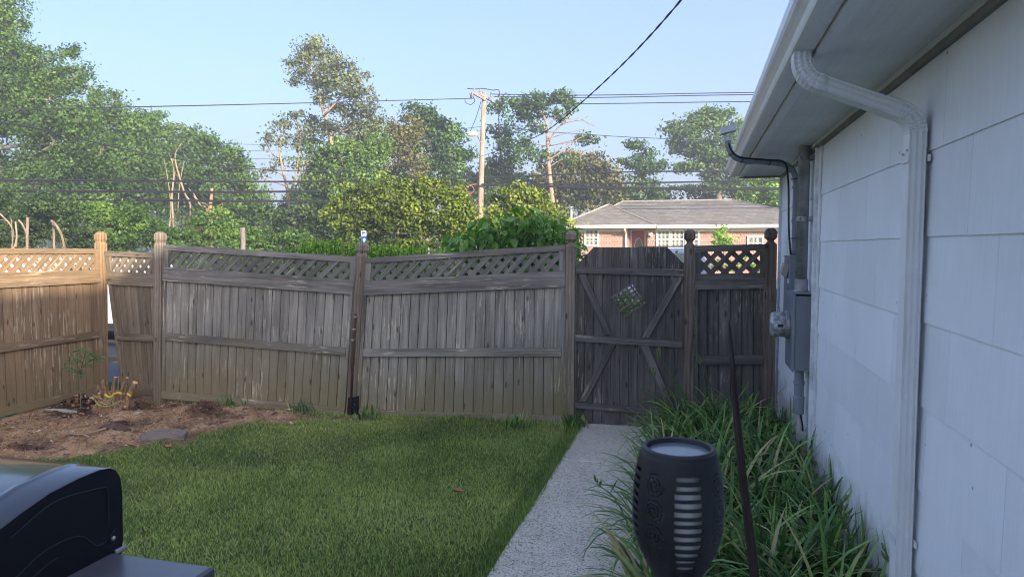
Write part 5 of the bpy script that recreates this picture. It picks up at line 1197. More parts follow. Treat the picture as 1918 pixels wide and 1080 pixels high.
lm = bpy.data.meshes.new('leaf')
lm.from_pydata([(0,0,0),(.035,-.012,.006),(.05,.04,.012),(.032,.09,.006),(0,.135,-.012),(-.032,.09,.006),(-.05,.04,.012),(-.035,-.012,.006),(0,.045,-.004),(0,.09,-.006)],[],[(0,1,2,8),(8,2,3,9),(9,3,4),(0,8,6,7),(8,9,5,6),(9,4,5)]); lm.materials.append(bigleaf); lm.shade_smooth()
rr = random.Random(4)
ktop = lambda x: np.interp(x, [830,860,900,950,1000,1050,1075,1095],[452,430,408,388,392,398,425,450])
stm = MB(); nleaf = 0; Vb=[]; Tb=[]
lv = np.array([v.co[:] for v in lm.vertices])
for s_i in range(64):
    x = rr.uniform(838,1085); tpy = ktop(x)+rr.uniform(0,30); Y_ = 8.3+rr.uniform(-.7,.9)
    p1 = onY(x,tpy,Y_); p0 = Vector((p1.x+rr.uniform(-.3,.3),Y_+.2,0.3)); mid = p0.lerp(p1,.6)+Vector((rr.uniform(-.1,.1),0,.1))
    cmn = catmull([p0,mid,p1],10); stm.tube(cmn,[.009-.007*i/20 for i in range(21)],5)
    for k in range(6,21):
        for q_ in range(2):
            a = rr.uniform(0,6.28); c = cmn[k]+Vector((math.cos(a),math.sin(a),0))*.05
            rot = Matrix.Rotation(a-math.pi/2,4,'Z') @ Matrix.Rotation(rr.uniform(-1.1,.25),4,'X') @ Matrix.Rotation(rr.uniform(-.4,.4),4,'Y')
            sc = rr.uniform(.55,1.15)
            if k > 12 and Y_ < 8.6 and nleaf < 290:
                o = bpy.data.objects.new('leaf', lm); COL.objects.link(o); o.matrix_basis = Matrix.Translation(c) @ rot @ Matrix.Scale(sc,4); adopt(o, kb); nleaf += 1
            else:
                mw = np.array(Matrix.Translation(c) @ rot @ Matrix.Scale(sc,4)); Vb.append(lv @ mw[:3,:3].T + mw[:3,3])
stm.build('stems', LF['mid'], kb)
bg_ = MB()
for v in Vb: bg_.add([tuple(p) for p in v], [tuple(p.vertices) for p in lm.polygons])
o = bg_.build('lower_leaves', bigleaf, kb, kind='stuff')
# small garden trees by the ranch house
tree('small_tree','small yellow green tree in front of the ranch house wall','tree',33,[(1356,470,.03),(1355,450,.02)],[(1352,440,14,12,.8,.3),(1360,452,16,10,.9,.2),(1348,455,10,8)],0.10,'bright','brown',1.0,twigs=3)
tree('garden_shrub','low yellow shrub under the triple window of the ranch house','shrub',35,[(1262,478,.02),(1262,474,.02)],[(1262,471,10,5,1,.4),(1250,476,8,5)],0.09,'yellow','brown',1.0,'shrubs behind the fence',twigs=1)
tree('garden_shrub','green shrubs at the foot of the ranch house seen through the right lattice','shrub',34,[(1380,505,.02),(1380,500,.02)],[(1340,497,14,8),(1365,500,14,9),(1400,497,14,10,1,.2),(1425,500,12,8),(1390,478,8,8,.5)],0.10,'bright','brown',1.0,'shrubs behind the fence',twigs=1)
tree('garden_shrub','leafy shrub beyond the gap between gate and its right post','shrub',8.5,[(1290,600,.02),(1290,560,.015)],[(1284,600,26,70),(1290,680,30,50),(1462,560,14,26),(1178,572,36,22,.6,.2),(1230,575,30,24,.8)],0.05,'bright','brown',.9,'shrubs behind the fence',twigs=2)
T_('backing_tree','hazy green tree closing the gap between the sparse pale trees and the tall tree','tree',46,[(575,440,.1),(575,380,.08)],[(560,380,50,30,.8),(600,350,40,36),(640,330,36,30),(540,410,60,26),(620,400,60,40)],0.2,'mid','grey',1.0)
T_('backing_tree','hazy dark tree behind the foot of the utility pole','tree',50,[(890,430,.1),(890,380,.08)],[(870,345,40,24,.9),(905,350,34,28),(945,345,30,26,.9),(900,385,60,30),(980,355,34,30),(835,360,40,30)],0.2,'blue','grey',1.0)
T_('backing_tree','hazy green tree behind the left end of the ranch roof','tree',62,[(1150,420,.1),(1150,380,.08)],[(1100,372,50,26),(1170,375,50,22),(1240,372,50,16,.8),(1300,375,50,16,.7),(1040,375,40,30)],0.24,'oak','grey',1.0)
T_('backing_tree','hazy tree filling the wood behind the thin pink trunks','tree',44,[(300,430,.1),(300,380,.08)],[(270,330,60,50),(330,350,60,45),(390,380,60,35),(440,400,50,26,.9),(210,360,60,50)],0.2,'oak','grey',1.0)
# snags, leaning dead trunks, stump posts
def snag(px_pts, Yd, rad, bk, label, name='snag', tips=()):
    P = [onY(x,y,Yd) for x,y in px_pts]; e = empty(name, P[0], label, 'dead tree', 'dead trunks in the left wood'); g = MB()
    g.tube(catmull(P,4), rad, 8); g.build('trunk', BK[bk], e, smooth=True)
    if tips:
        g = MB()
        for tp in tips: g.tube(catmull([onY(x,y,Yd) for x,y in tp],4), .02, 5)
        g.build('branches', BK['pale'], e)
snag([(51,470),(51,437),(52,407)],14,.036,'brown','short blunt orange dead trunk behind the left fence panel', tips=(((50,437),(42,420),(35,412)),((22,470),(24,430),(5,405),(-5,398))))
snag([(101,470),(101,440),(100,415)],14.5,.032,'brown','short grey brown dead trunk with a leaning limb beside it')
snag([(122,470),(115,440),(104,420),(96,413)],14.2,.03,'brown','leaning bare limb resting behind the left fence panel')
snag([(24,475),(22,420),(20,408)],13.8,.012,'brown','thin bare forked sapling at the far left behind the fence', tips=(((24,470),(31,445),(29,415)),((30,462),(32,440))))
snag([(455,480),(455,450),(454,426)],13,.06,'grey','weathered grey stump post rising behind the left wide panel','weathered_stump')
# far woodland closing the horizon
r_ = np.random.default_rng(3); Vs=[];Fs=[];Ts=[];b0=0
for i in range(46):
    x = -500+i*55; yb = 405 if not (430 < x < 560) else 432
    c = onY(x,(yb+470)/2,75+r_.uniform(-6,6)); d_ = depth_of(c); rx = 45*d_/F; ry = (480-yb)/2*1.1*d_/F
    V,Fc,T,_ = leaf_cloud(c,(rx,rx*.7,ry),1100,.34,900+i); Vs.append(V);Fs.append(Fc+b0);Ts.append(T);b0+=len(V)
tag(np_obj('distant_woodland', np.concatenate(Vs), np.concatenate(Fs), LF['oak'], None, np.concatenate(Ts)), 'far off belt of woodland closing the horizon', 'woodland', kind='stuff')

# ---- evening haze
t = NT('haze_air'); t.t.nodes.remove(t.b); pv = t.n('ShaderNodeVolumePrincipled'); pv.inputs['Color'].default_value = (0.86,0.92,1,1); pv.inputs['Density'].default_value = HAZE; pv.inputs['Anisotropy'].default_value = 0.2
t.l(pv.outputs[0], t.out.inputs['Volume'])
g = MB(); g.box((-320,-80,-1.1),(320,320,24)); tag(g.build('haze', t.m), 'thin evening haze over the yards and trees', kind='stuff')

# ================================================================ YARD THINGS
# ---- daylilies
t = NT('daylily_leaf'); at = t.n('ShaderNodeAttribute', attribute_name='tint').outputs['Fac']
col = t.ramp(at, [(0.0,(0.035,0.095,0.022)),(0.5,(0.115,0.24,0.045)),(0.9,(0.32,0.50,0.10)),(1.0,(0.5,0.42,0.2))]); t.base(col); t.b.inputs['Roughness'].default_value = 0.38; t.b.inputs['Specular IOR Level'].default_value = .45
tr = t.n('ShaderNodeBsdfTranslucent'); t.l(col, tr.inputs[0]); mx = t.n('ShaderNodeMixShader'); mx.inputs[0].default_value = .25
t.l(t.b.outputs[0], mx.inputs[1]); t.l(tr.outputs[0], mx.inputs[2]); t.l(mx.outputs[0], t.out.inputs[0]); M['lily'] = t.m
def lily(x, y, n, L, label, seed, bias=(0,0)):
    r = np.random.default_rng(seed); e = empty('daylily_clump', (x,y,0), label, 'plant', 'daylily clumps in the bed'); Vs=[];Fs=[];Ts=[];b0=0; S_=8
    for i in range(n):
        a = r.uniform(0,6.283); d = np.array([math.cos(a)+bias[0], math.sin(a)+bias[1], 0]); d /= max(np.linalg.norm(d),.2)
        l = L*r.uniform(.55,1.15); w_ = r.uniform(.013,.028); lean = r.uniform(.15,.75); curl = r.uniform(.6,2.4); p = np.array([x+r.normal(0,.055), y+r.normal(0,.055), 0.0]); th = math.pi/2-lean*.5
        side = np.array([-d[1], d[0], 0]); tw = r.uniform(-.4,.4); tint = np.clip(r.normal(.42,.25),0,.9) if r.random() > .07 else 1.0
        ring = []
        for k in range(S_+1):
            f = k/S_; ww = w_*(.55+.9*f if f < .35 else (1.0-((f-.35)/.65)**2.2)*.87)*.5
            s2 = side*math.cos(tw*f)+np.array([0,0,1])*math.sin(tw*f)
            ring += [p-s2*ww, p+s2*ww+np.array([0,0,.0])]
            th -= curl*l/S_*(.35+1.6*f)*1.6; p = p+(d*math.cos(th)+np.array([0,0,1])*math.sin(th))*l/S_
            if p[2] < .012: p[2] = .012; th = max(th, -.05)
            if x < .8 and p[0] > .735: p[0] = .735
        Vs.append(ring); Fs += [(b0+2*k, b0+2*k+1, b0+2*k+3, b0+2*k+2) for k in range(S_)]; b0 += 2*(S_+1); Ts += list(np.repeat(np.clip(tint+np.linspace(-.1,.15,S_+1),0,1),2))
    np_obj('leaves', np.array(Vs).reshape(-1,3), np.array(Fs), M['lily'], e, np.array(Ts), smooth=True)
    return e
spots = [(-.02,5.75,'clump reaching up to the foot of the gate post'),(.22,5.6,'clump in front of the narrow dark panel'),(.48,5.72,'clump by the last fence post'),(-.12,5.15,'clump spilling over the far slab of the path'),(.14,5.1,'clump behind the dark stake'),(.42,5.1,'clump under the meter box'),(.62,4.72,'clump against the white corner strip'),
         (-.13,4.6,'clump leaning over the path before the first joint'),(.15,4.55,'clump in mid bed left of the stake'),(.42,4.4,'clump in mid bed right of the stake'),(-.14,4.0,'clump arching widely over the middle slab'),(.14,3.95,'clump just behind the torch light'),(.42,3.85,'clump between stake and wall'),(.64,3.95,'narrow clump hugging the white wall'),
         (-.12,3.4,'clump draping over the near slab'),(.16,3.35,'clump hidden behind the torch stem'),(.44,3.25,'clump right of the torch'),(.64,3.3,'clump at the wall below the flower stalks'),(-.08,2.8,'clump by the path at the bottom edge'),(.33,3.0,'clump near the torch foot'),(.55,2.75,'clump at the foot of the downspout'),(.05,2.2,'near clump beside the path behind the torch'),(.42,2.15,'near clump between torch and wall')]
for i, (x, y, lb) in enumerate(spots):
    lily(x, y, 95, .62 if y < 5.3 else .6, 'green daylily '+lb, 40+i, (-.45 if x < 0 else (.0 if x < .5 else -.25), -.1))
def scape(p0, p1, label, bud=5):
    p0, p1 = Vector(p0), Vector(p1); e = empty('flower_stalk', p0, label, 'flower stalk', 'budding daylily stalks'); mid = p0.lerp(p1,.55)+Vector((.02,0,.03))
    cmn = catmull([p0,mid,p1],6); g = MB(); g.tube(cmn,[.0045-.002*i/12 for i in range(13)],6); rr = random.Random(int(p1.x*1000)); g.build('stem', M['lily_stem'], e)
    g = MB()
    for k in range(bud):
        a = rr.uniform(0,6.28); b = p1+Vector((math.cos(a)*.012,math.sin(a)*.012,-.02+.012*k)); tt3 = b+Vector((math.cos(a)*.018,math.sin(a)*.018,.035)); g.tube([b,b.lerp(tt3,.5),tt3],[.003,.0065,.002],6)
    g.build('buds', M['lily_bud'], e)
    g = MB(); q = cmn[8]; g.add([q,q+Vector((.02,-.01,.05)),q+Vector((.05,-.01,.10)),q+Vector((.03,0,.045))],[(0,1,2,3)]); g.build('bract', M['lily_stem'], e)
M['lily_stem'] = plain('lily_stem',(0.07,0.14,0.035),0.5); M['lily_bud'] = plain('lily_bud',(0.12,0.17,0.05),0.5)
def sc(px_, py_, Y_, bx, label, dy=0): q = onY(px_,py_,Y_); scape((bx,Y_+dy,0), q, label)
sc(1236,664,5.7,.02,'tall budding stalk in front of the lower right gate brace'); sc(1222,700,5.6,-.1,'forked stalk in front of the gate boards')
sc(1314,678,5.8,.1,'upright stalk before the narrow dark panel'); sc(1250,750,5.4,-.02,'short stalk at the front of the gate clump')
sc(1576,948,3.3,.62,'dark budding stalk against the white wall'); sc(1583,975,3.25,.66,'shorter twin of the dark stalk against the wall'); sc(1667,1045,2.75,.70,'stalk at the foot of the downspout')
sc(1118,905,3.9,-.33,'lone stalk leaning over the path'); sc(1404,765,5.0,.25,'stalk just left of the last fence post')
# ---- weeds at the fence foot
def tuft(x, y, n, L, label, seed):
    e = lily(x, y, n, L, label, seed); e.name = 'grass_tuft'; e['category'] = 'weeds'; e['group'] = 'weeds at the foot of the fence'
for i,(px_,py_,lb) in enumerate([(1095,785,'dark weeds at the hinge foot of the gate'),(1080,793,'tuft of weeds at the grained gate post'),(985,788,'small weed before the wide right panel'),(690,785,'tuft of grass at the leaning post'),(445,762,'dark weed clump below the left wide panel'),(575,772,'small green sprout at the bottom rail of the left wide panel'),(1455,795,'thin dark weeds between last post and house')]):
    p = onZ(px_,py_); tuft(p.x, min(p.y, 5.86 if p.x < -1.2 else 6.0), 30, .16 if i != 6 else .35, lb, 300+i)

# ---- dark stake leaning in the bed
sk = empty('garden_stake', (0.27,2.5,0), 'dark weathered pointed wooden stake standing among the daylilies', 'stake')
b = onY(1364,600,2.95); a = onY(1412,1080,2.62); a = b+(a-b)*((b.z+.05)/(b.z-a.z))
g = MB(); P = [a.lerp(b,f)+Vector((.006*math.sin(f*7),0,0)) for f in (0,.2,.4,.6,.8,.93,1)]; g.tube(P,[.015,.017,.018,.0165,.0135,.009,.003],6)
g.uv = []
for f in g.f:
    for i in f: g.uv.append((g.v[i][2], g.v[i][0]*3+g.v[i][1]))
g.build('stake_shaft', M['pole_dark'], sk)

# ---- solar torch light
TC = onZ(1271,841,1.335)
def torch():
    e = empty('solar_torch', (TC.x,TC.y,0), 'black solar flame torch light with scroll cut pattern in the foreground', 'garden light')
    D = depth_of(TC); pxm = D/F*1.02
    zt_ = TC.z
    prof = [(841,.0515),(845,.0545),(860,.0575),(885,.0612),(915,.0640),(950,.0652),(980,.0640),(1005,.0605),(1030,.0530),(1055,.0425),(1080,.0315),(1110,.0215),(1150,.0145),(1200,.0125)]
    zz = [zt_-(p[0]-841)*pxm for p in prof]; rr_ = [p[1]*D/1.0*.985 for p in prof]
    nz, nu = 190, 220; Z = np.linspace(zz[0], zz[-1], nz); Rz = np.interp(Z[::-1], zz[::-1], rr_[::-1])[::-1]
    # smooth radius
    for _ in range(6): Rz[1:-1] = (Rz[:-2]+Rz[1:-1]*2+Rz[2:])/4
    U = np.arange(nu)/nu*2*np.pi
    facing = math.atan2(-TC.y, -TC.x)      # towards the camera
    V = np.stack([TC.x+Rz[:,None]*np.cos(U)[None], TC.y+Rz[:,None]*np.sin(U)[None], np.repeat(Z[:,None],nu,1)],-1).reshape(-1,3)
    fs = []
    for i in range(nz-1):
        zf = (zt_-(Z[i]+Z[i+1])/2)/pxm     # pixels below the rim
        for j in range(nu):
            du = ((U[j]-facing-0.23)/(math.pi/2)); q = du-math.floor(du+.5); s_ = q*(math.pi/2)*.064   # arc metres from window centre, four windows
            hole = False; half = .0205*(1-.000025*(zf-95)**2)
            if 28 < zf < 208:
                ph = ((zf-28)/14.8) % 1.0
                if abs(s_) < half and ph < .60: hole = True
                # scroll ornaments between the windows
                s2 = (.5-abs(q))*(math.pi/2)*.064*np.sign(q); yv = ((zf-28) % 45-22)*pxm; rr2 = math.hypot(s2, yv); an = math.atan2(yv, s2)
                if abs(s_) > half+.006:
                    sp = (rr2/.0055 - an/(2*math.pi)*1.0) % 1.0
                    if .003 < rr2 < .0165 and sp < .27 and (an*3+zf*.2) % 2.1 > .5: hole = True
            if not hole: fs.append((i*nu+j, i*nu+(j+1)%nu, (i+1)*nu+(j+1)%nu, (i+1)*nu+j))
    o = np_obj('torch_body', V, np.array(fs), plain('torch_black_plastic',(0.011,0.012,0.015),0.6,0,.3,60), e, smooth=True)
    md = o.modifiers.new('thickness','SOLIDIFY'); md.thickness = 0.0028; md.offset = 0
    g = MB(); g.lathe((TC.x,TC.y,zt_),[(rr_[0]*1.0,-.004),(rr_[0]*1.03,.0),(rr_[0]*1.02,.0035),(rr_[0]*.97,.005),(rr_[0]*.90,.004),(rr_[0]*.885,-.004),(rr_[0]*.5,-.005)],48); g.build('rim', plain('torch_rim',(0.03,0.032,0.037),0.5,0,.1,20), e, smooth=False)
    g = MB(); g.lathe((TC.x,TC.y,zt_),[(rr_[0]*.87,-.004),(rr_[0]*.87,-.0025),(.001,-.002)],40); g.build('solar_panel', plain('solar_top',(0.16,0.18,0.21),0.22,0,.1,30), e)  # grey-blue base carries part of the sky's reflection as colour
    g = MB(); g.lathe((TC.x,TC.y,0),[(.036,zt_-.01),(.044,zt_-.05),(.046,zt_-.12),(.036,zt_-.165),(.02,zt_-.19)],32); g.build('diffuser', plain('diffuser_white',(0.92,0.92,0.92),0.5,0,.04,10), e, smooth=True)
    g = MB(); g.tube([(TC.x,TC.y,zz[-1]+.01),(TC.x,TC.y,-.1)],.0115,12); g.build('torch_pole', M['blackmetal'], e, smooth=True)
torch()

# ---- grill
def grill():
    e = empty('gas_grill', (-1.7,1.0,0), 'glossy black gas grill with arched lid and side shelf in the lower left corner', 'grill')
    t = NT('black_enamel'); t.b.inputs['Roughness'].default_value = .17; t.b.inputs['Coat Weight'].default_value = .5; t.b.inputs['Coat Roughness'].default_value = .08
    n_ = t.noise(t.pos(), 4, 5, .65); t.base(t.mix(n_, (.009,.010,.013), (.022,.024,.028))); rg = t.ramp(n_, [(.3,.12),(.7,.27)]); t.l(rg, t.b.inputs['Roughness']); gl = t.m
    endm = plain('satin_black',(0.006,0.007,0.011),.55,0,.3,20,.3); shelfm = plain('enamel_sky_sheen',(0.11,0.115,0.125),.3,0,.2,6)  # shelf enamel lightened to grey, painting in the sky's reflection
    # profile in YZ, back to front
    pr = [(1.262,.918),(1.268,.95),(1.270,1.06),(1.266,1.095),(1.255,1.115),(1.238,1.1265),(1.21,1.131),(1.157,1.1295),(1.089,1.1215),(1.023,1.103),(.98,1.088),(.93,1.066),(.87,1.03),(.81,.985),(.77,.945),(.755,.918)]
    def sect(x, s_=1.0, up_=0): return [Vector((x, 1.02+(y-1.02)*s_, .918+(z-.918)*s_+up_)) for y, z in pr]
    g = MB(); xs_ = [-2.02,-2.014,-1.372,-1.362,-1.355,-1.348,-1.338,-1.268,-1.262]
    sc_ = [.985,1,1,1.006,1.014,1.006,1,1,.992]
    rs = [sect(x, s_) for x, s_ in zip(xs_, sc_)]
    n = len(pr); vs = [p for r_ in rs for p in r_]; fs = [(i*n+j, (i+1)*n+j, (i+1)*n+j+1, i*n+j+1) for i in range(len(rs)-1) for j in range(n-1)]
    g.add(vs, fs); ld = g.build('lid', gl, e, smooth=True)
    for x, nm in ((-1.2625,'end_panel'),(-2.018,'end_panel')):
        g = MB(); s0 = sect(x,.99); s1 = sect(x-.003,.99); n = len(s0); g.add(s0+s1, [tuple(range(n)), tuple(range(n,2*n))[::-1]]); g.build(nm, endm, e)
    # raised seam lines pressed into the end panel
    lines = [[(20,1006),(100,940),(170,917),(200,911)], [(30,1080),(85,1030),(147,1003),(182,1021),(203,1008),(215,990)], [(62,1080),(90,1055),(109,1043)], [(200,911),(203,940),(204,985)]]
    for L in lines:
        g = MB(); g.tube(catmull([onX(x,y,-1.2605) for x,y in L],5),.0011,5); g.build('pressed_line', plain('pressed_line_black',(0.02,0.022,0.028),.35), e)
    g = MB(); c = onX(211,1007,-1.258); g.tube([c,c+Vector((.004,0,0)),c+Vector((.006,0,0))],[.0052,.005,.003],14); g.build('bolt', M['bolt'], e)
    g = MB(); c = onX(211,1009,-1.259); g.tube([c,c+Vector((.001,0,0))],.008,14); g.build('washer', M['blackmetal'], e)
    g = MB(); c = onX(228,1027,-1.262); g.tube([c+Vector((0,.01,0)),c+Vector((0,-.02,0))],.006,10); g.build('hinge_pin', M['galv'], e)
    # firebox and shelf
    g = MB(); g.box((-2.0,.77,.66),(-1.275,1.255,.917)); g.build('firebox', endm, e)
    g = MB(); boxs = [(-1.272,.70,.905),(-.997,1.240,.93)]
    (x0,y0,z0),(x1,y1,z1) = boxs; b_ = .006
    g.rings([[(x0,y0,z0),(x1,y0,z0),(x1,y1,z0),(x0,y1,z0)],[(x0,y0,z1-b_),(x1,y0,z1-b_),(x1,y1,z1-b_),(x0,y1,z1-b_)],[(x0+b_,y0+b_,z1),(x1-b_,y0+b_,z1),(x1-b_,y1-b_,z1),(x0+b_,y1-b_,z1)]]); g.build('side_shelf', shelfm, e)
    g = MB(); g.box((-2.29,.70,.905),(-2.03,1.24,.93)); g.build('side_shelf', shelfm, e)
    g = MB(); g.box((-1.98,.78,.12),(-1.29,1.22,.655)); g.build('cabinet', endm, e)
    g = MB(); g.box((-1.96,.765,.16),(-1.64,.779,.64)); g.build('cabinet_door', shelfm, e); g = MB(); g.box((-1.63,.765,.16),(-1.31,.779,.64)); g.build('cabinet_door', shelfm, e)
    g = MB(); g.tube([(-1.9,.80,.99),(-1.9,.745,1.0),(-1.38,.745,1.0),(-1.38,.80,.99)],.011,10); g.build('lid_handle', M['galv'], e, smooth=True)
    for x in (-1.86,-1.64,-1.42): g = MB(); g.tube([(x,.77,.80),(x,.735,.80)],[.026,.022],16); g.build('knob', M['blackmetal'], e)
    for x in (-1.94,-1.33):
        for y in (.82,1.18): g = MB(); g.tube([(x-.02,y,.06),(x+.02,y,.06)],.055,16); g.build('caster', M['black'], e)
grill()

# ---- cut shrub stump with yellow-green hose loops
def stump():
    e = empty('cut_shrub_stump', (-5.88,5.62,0), 'multi stemmed shrub stump with fresh cut ends at the foot of the corner post', 'stump')
    cutm = plain('fresh_cut_wood',(0.85,0.52,0.26),.8,0,.25,30); brk = bark('stump_bark',(0.16,0.10,0.06),(0.55,0.36,0.20),14)  # bark and cut ends coloured lighter in place of sunlight on the stump
    Yc = 5.62
    st = [((190,748),(183,728),(178,722),.028),((196,750),(195,735),(193,712),.013),((200,752),(196,730),(191,715),.015),((205,748),(203,735),(200,716),.011),((211,748),(212,728),(216,706),.019),((219,748),(220,735),(222,706),.008),((224,748),(229,728),(238,707),.016),((236,748),(245,735),(253,716),.030),((230,748),(233,740),(236,722),.010),((241,750),(249,740),(258,722),.006),((214,750),(209,742),(205,735),.016)]
    for a, b, c, r_ in st:
        Yj = Yc+random.uniform(-.1,.1); P = [onY(*a,Yj)-Vector((0,0,.08)), onY(*b,Yj), onY(*c,Yj)]
        g = MB(); g.tube(catmull(P,3), [r_*(1.15-.25*i/6) for i in range(7)], 8); s_ = g.build('stem', brk, e)
        d = (P[2]-P[1]).normalized(); g = MB(); q = P[2]; g.tube([q, q+d*.003], r_*.86, 8); g.build('cut_end', cutm, s_)
    c = onY(214,750,Yc); g = MB(); g.lathe((c.x,Yc,-0.06),[(.22,0),(.20,.08),(.15,.14),(.07,.17),(.01,.175)],14)
    g.v = [(x+.02*math.sin(z*60+x*40),y*1,z+.02*math.sin(x*50)) for x,y,z in g.v]; g.build('root_crown', brk, e)
    chip = MB()
    for i in range(26):
        q = Vector((c.x+random.uniform(-.26,.30), Yc-random.uniform(.02,.22), random.uniform(.06,.16))); s_ = random.uniform(.008,.02)
        chip.tube([q, q+Vector((random.uniform(-1,1),random.uniform(-1,1),random.uniform(-.5,1)))*s_],[s_*.5,s_*.2],5)
    chip.build('wood_chips', cutm, e)
    ye = plain('yellow_strap',(0.75,0.62,0.08),.6,0,.25,20); yg = plain('green_yellow_hose',(0.42,0.42,0.11),.6,0,.35,25)
    h = empty('yellow_hose', (c.x,Yc-.2,0.05), 'yellow green hose looped around the shrub stump', 'hose')
    loops = [[(174,740),(180,743),(188,742)],[(178,748),(184,757),(196,761),(212,758),(222,753),(229,748)],[(188,752),(198,757),(206,753),(209,748)],[(197,738),(203,743),(210,742),(213,738),(222,735),(228,737)],[(207,744),(210,750),(212,755)],[(238,736),(242,739),(245,741)]]
    for i, L in enumerate(loops):
        g = MB(); g.tube(catmull([onY(x,y,Yc-.22+.015*i) for x,y in L],6), (.008,.007,.006,.012,.005,.009)[i], 8); g.build('hose_loop', ye if i in (3,5) else yg, h, smooth=True)
stump()
# ---- small sapling by the left panel
sp_ = empty('sapling', (-6.05,5.2,0), 'thin dark sapling with feathery green leaves before the tan left panel', 'sapling')
YS = 5.30
g = MB(); P0 = onY(150,700,YS)
stems = [[(151,765),(151,720),(152,690),(158,668),(162,655)],[(152,700),(146,685),(140,672),(132,662)],[(153,690),(165,678),(178,670)],[(152,705),(142,694),(132,690)]]
for L in stems: g.tube(catmull([onY(x,y,YS) for x,y in L],4),.0035,5)
g.build('stems', BK['grey'], sp_)
rr = random.Random(12); g = MB()
for cx, cy, s_ in [(135,676,1),(150,672,1),(165,668,1.1),(178,672,.9),(126,688,1),(140,692,1),(148,698,.8),(170,662,.8),(157,655,.7),(144,655,.6),(186,668,.7),(160,682,.9)]:
    for k in range(34):
        p = onY(cx+rr.uniform(-12,12)*s_, cy+rr.uniform(-4.5,4.5), YS+rr.uniform(-.06,.06)); a = rr.uniform(-.5,.5)+(0 if rr.random() > .5 else math.pi); d = Vector((math.cos(a),rr.uniform(-.5,.5),math.sin(a)*.5-.15)).normalized(); q = d.cross(Vector((0,rr.uniform(-.5,.5),1))).normalized()*.008; L = rr.uniform(.03,.055)
        g.add([p,p+d*L*.5+q,p+d*L,p+d*L*.5-q],[(0,1,2,3)])
lfo = g.build('leaves', plain('sapling_green',(0.13,0.26,0.07),.6,0,.3,60), sp_)

# ---- stones, slab, sticks, clods, leaves on the bare ground
stone = plain('grey_brown_stone',(0.26,0.20,0.155),.9,0,.3,14,bump=.6)
def rock(px_, py_, s_, label, name='stone', mat=None, flat=.5, seed=1):
    p = onZ(px_,py_,.02); r = np.random.default_rng(seed); g = MB(); n, m = 9, 5; rs = []
    for i in range(m+1):
        th = math.pi*(i+.15)/(m+.3); ring = []
        for j in range(n):
            a = 2*math.pi*j/n; k = 1+.22*math.sin(3*a+seed)+r.uniform(-.12,.12); ring.append((p.x+s_[0]*math.sin(th)*math.cos(a)*k, p.y+s_[1]*math.sin(th)*math.sin(a)*k, ground_h(np.array(p.x),np.array(p.y))*1.0+s_[2]*(math.cos(th)*.9+.35)))
        rs.append(ring)
    g.rings(rs); return tag(g.build(name, mat or stone), label, 'stone', 'stones on the bare earth')
p = onZ(307,822); gz = float(ground_h(np.array(p.x),np.array(p.y)))
g = MB(); q = [(-.19,-.06),(-.10,-.135),(.06,-.10),(.20,.0),(.16,.10),(-.12,.10)]
g.rings([[(p.x+a,p.y+b,gz-.06) for a,b in q],[(p.x+a,p.y+b,gz+.035+b*.12) for a,b in q],[(p.x+a*.96,p.y+b*.93,gz+.043+b*.12) for a,b in q]])
tag(g.build('flat_stone', stone), 'flat broken paving stone at the lawn edge of the bare patch', 'stone', 'stones on the bare earth')
clod = plain('dark_clod',(0.13,0.085,0.06),1.0,0,.4,25,bump=.8)
rock(218,812,(.15,.06,.055),'dark oval clod of earth in the middle of the bare patch',seed=3,mat=clod)
rock(118,768,(.20,.035,.02),'pale flat stones along the foot of the tan panel',seed=10,mat=plain('pale_stone',(0.5,0.45,0.38),.9,0,.4,40,bump=.6))
rock(225,795,(.035,.03,.02),'small pale stone in the middle of the bare patch',seed=11,mat=plain('pale_stone_b',(0.4,0.3,0.22),.9))
t = NT('litter'); at = t.n('ShaderNodeAttribute', attribute_name='tint').outputs['Fac']
t.base(t.ramp(at, [(0.0,(0.05,0.03,0.02)),(0.4,(0.16,0.09,0.05)),(0.75,(0.36,0.20,0.10)),(0.92,(0.5,0.36,0.22)),(1.0,(0.78,0.7,0.55))])); t.b.inputs['Roughness'].default_value = 0.9; M['litter'] = t.m
def litter(P, L, W, tint, tilt):
    n = len(P); a = rng.uniform(0,2*np.pi,n); el = rng.normal(0,tilt,n); d = np.stack([np.cos(a)*np.cos(el),np.sin(a)*np.cos(el),np.sin(el)],-1); q = np.stack([-np.sin(a),np.cos(a),rng.normal(0,.4,n)],-1)
    L = L[:,None]/2; W = W[:,None]/2; up_v = np.array([0,0,1.0])*W*.8
    V = np.stack([P-d*L,P+q*W+up_v,P+d*L,P-q*W+up_v*.3],1).reshape(-1,3)
    return V, np.arange(4*n).reshape(n,4), np.repeat(tint,4)
def heap(px_, py_, rx, ry, h, n, label, nm='root_tangle', tl=(.01,.05), wd=(.002,.006), tb=0.0, cat='debris'):
    c = onZ(px_,py_,.02); g0 = rng.normal(size=(n,2))*.45; z = np.exp(-(g0**2).sum(1))*h*rng.random(n)**.6
    P = np.stack([c.x+g0[:,0]*rx, c.y+g0[:,1]*ry, ground_h(c.x+g0[:,0]*rx, c.y+g0[:,1]*ry)+z+.004],-1)
    V,Fc,T = litter(P, rng.uniform(tl[0],tl[1],n), rng.uniform(wd[0],wd[1],n), np.clip(rng.normal(.4+tb,.25,n),0,1), .5)
    tag(np_obj(nm, V, Fc, M['litter'], None, T), label, cat, 'heaps of debris on the bare earth', 'stuff')
heap(385,785,.20,.13,.09,1500,'dark root tangle on the mound before the left wide panel')
heap(150,757,.22,.13,.06,420,'heap of dry curled leaves left of the shrub stump','leaf_heap',(.03,.07),(.02,.045),.05)
heap(262,757,.22,.12,.07,1200,'rounded heap of roots and chips right of the shrub stump',tb=.05)
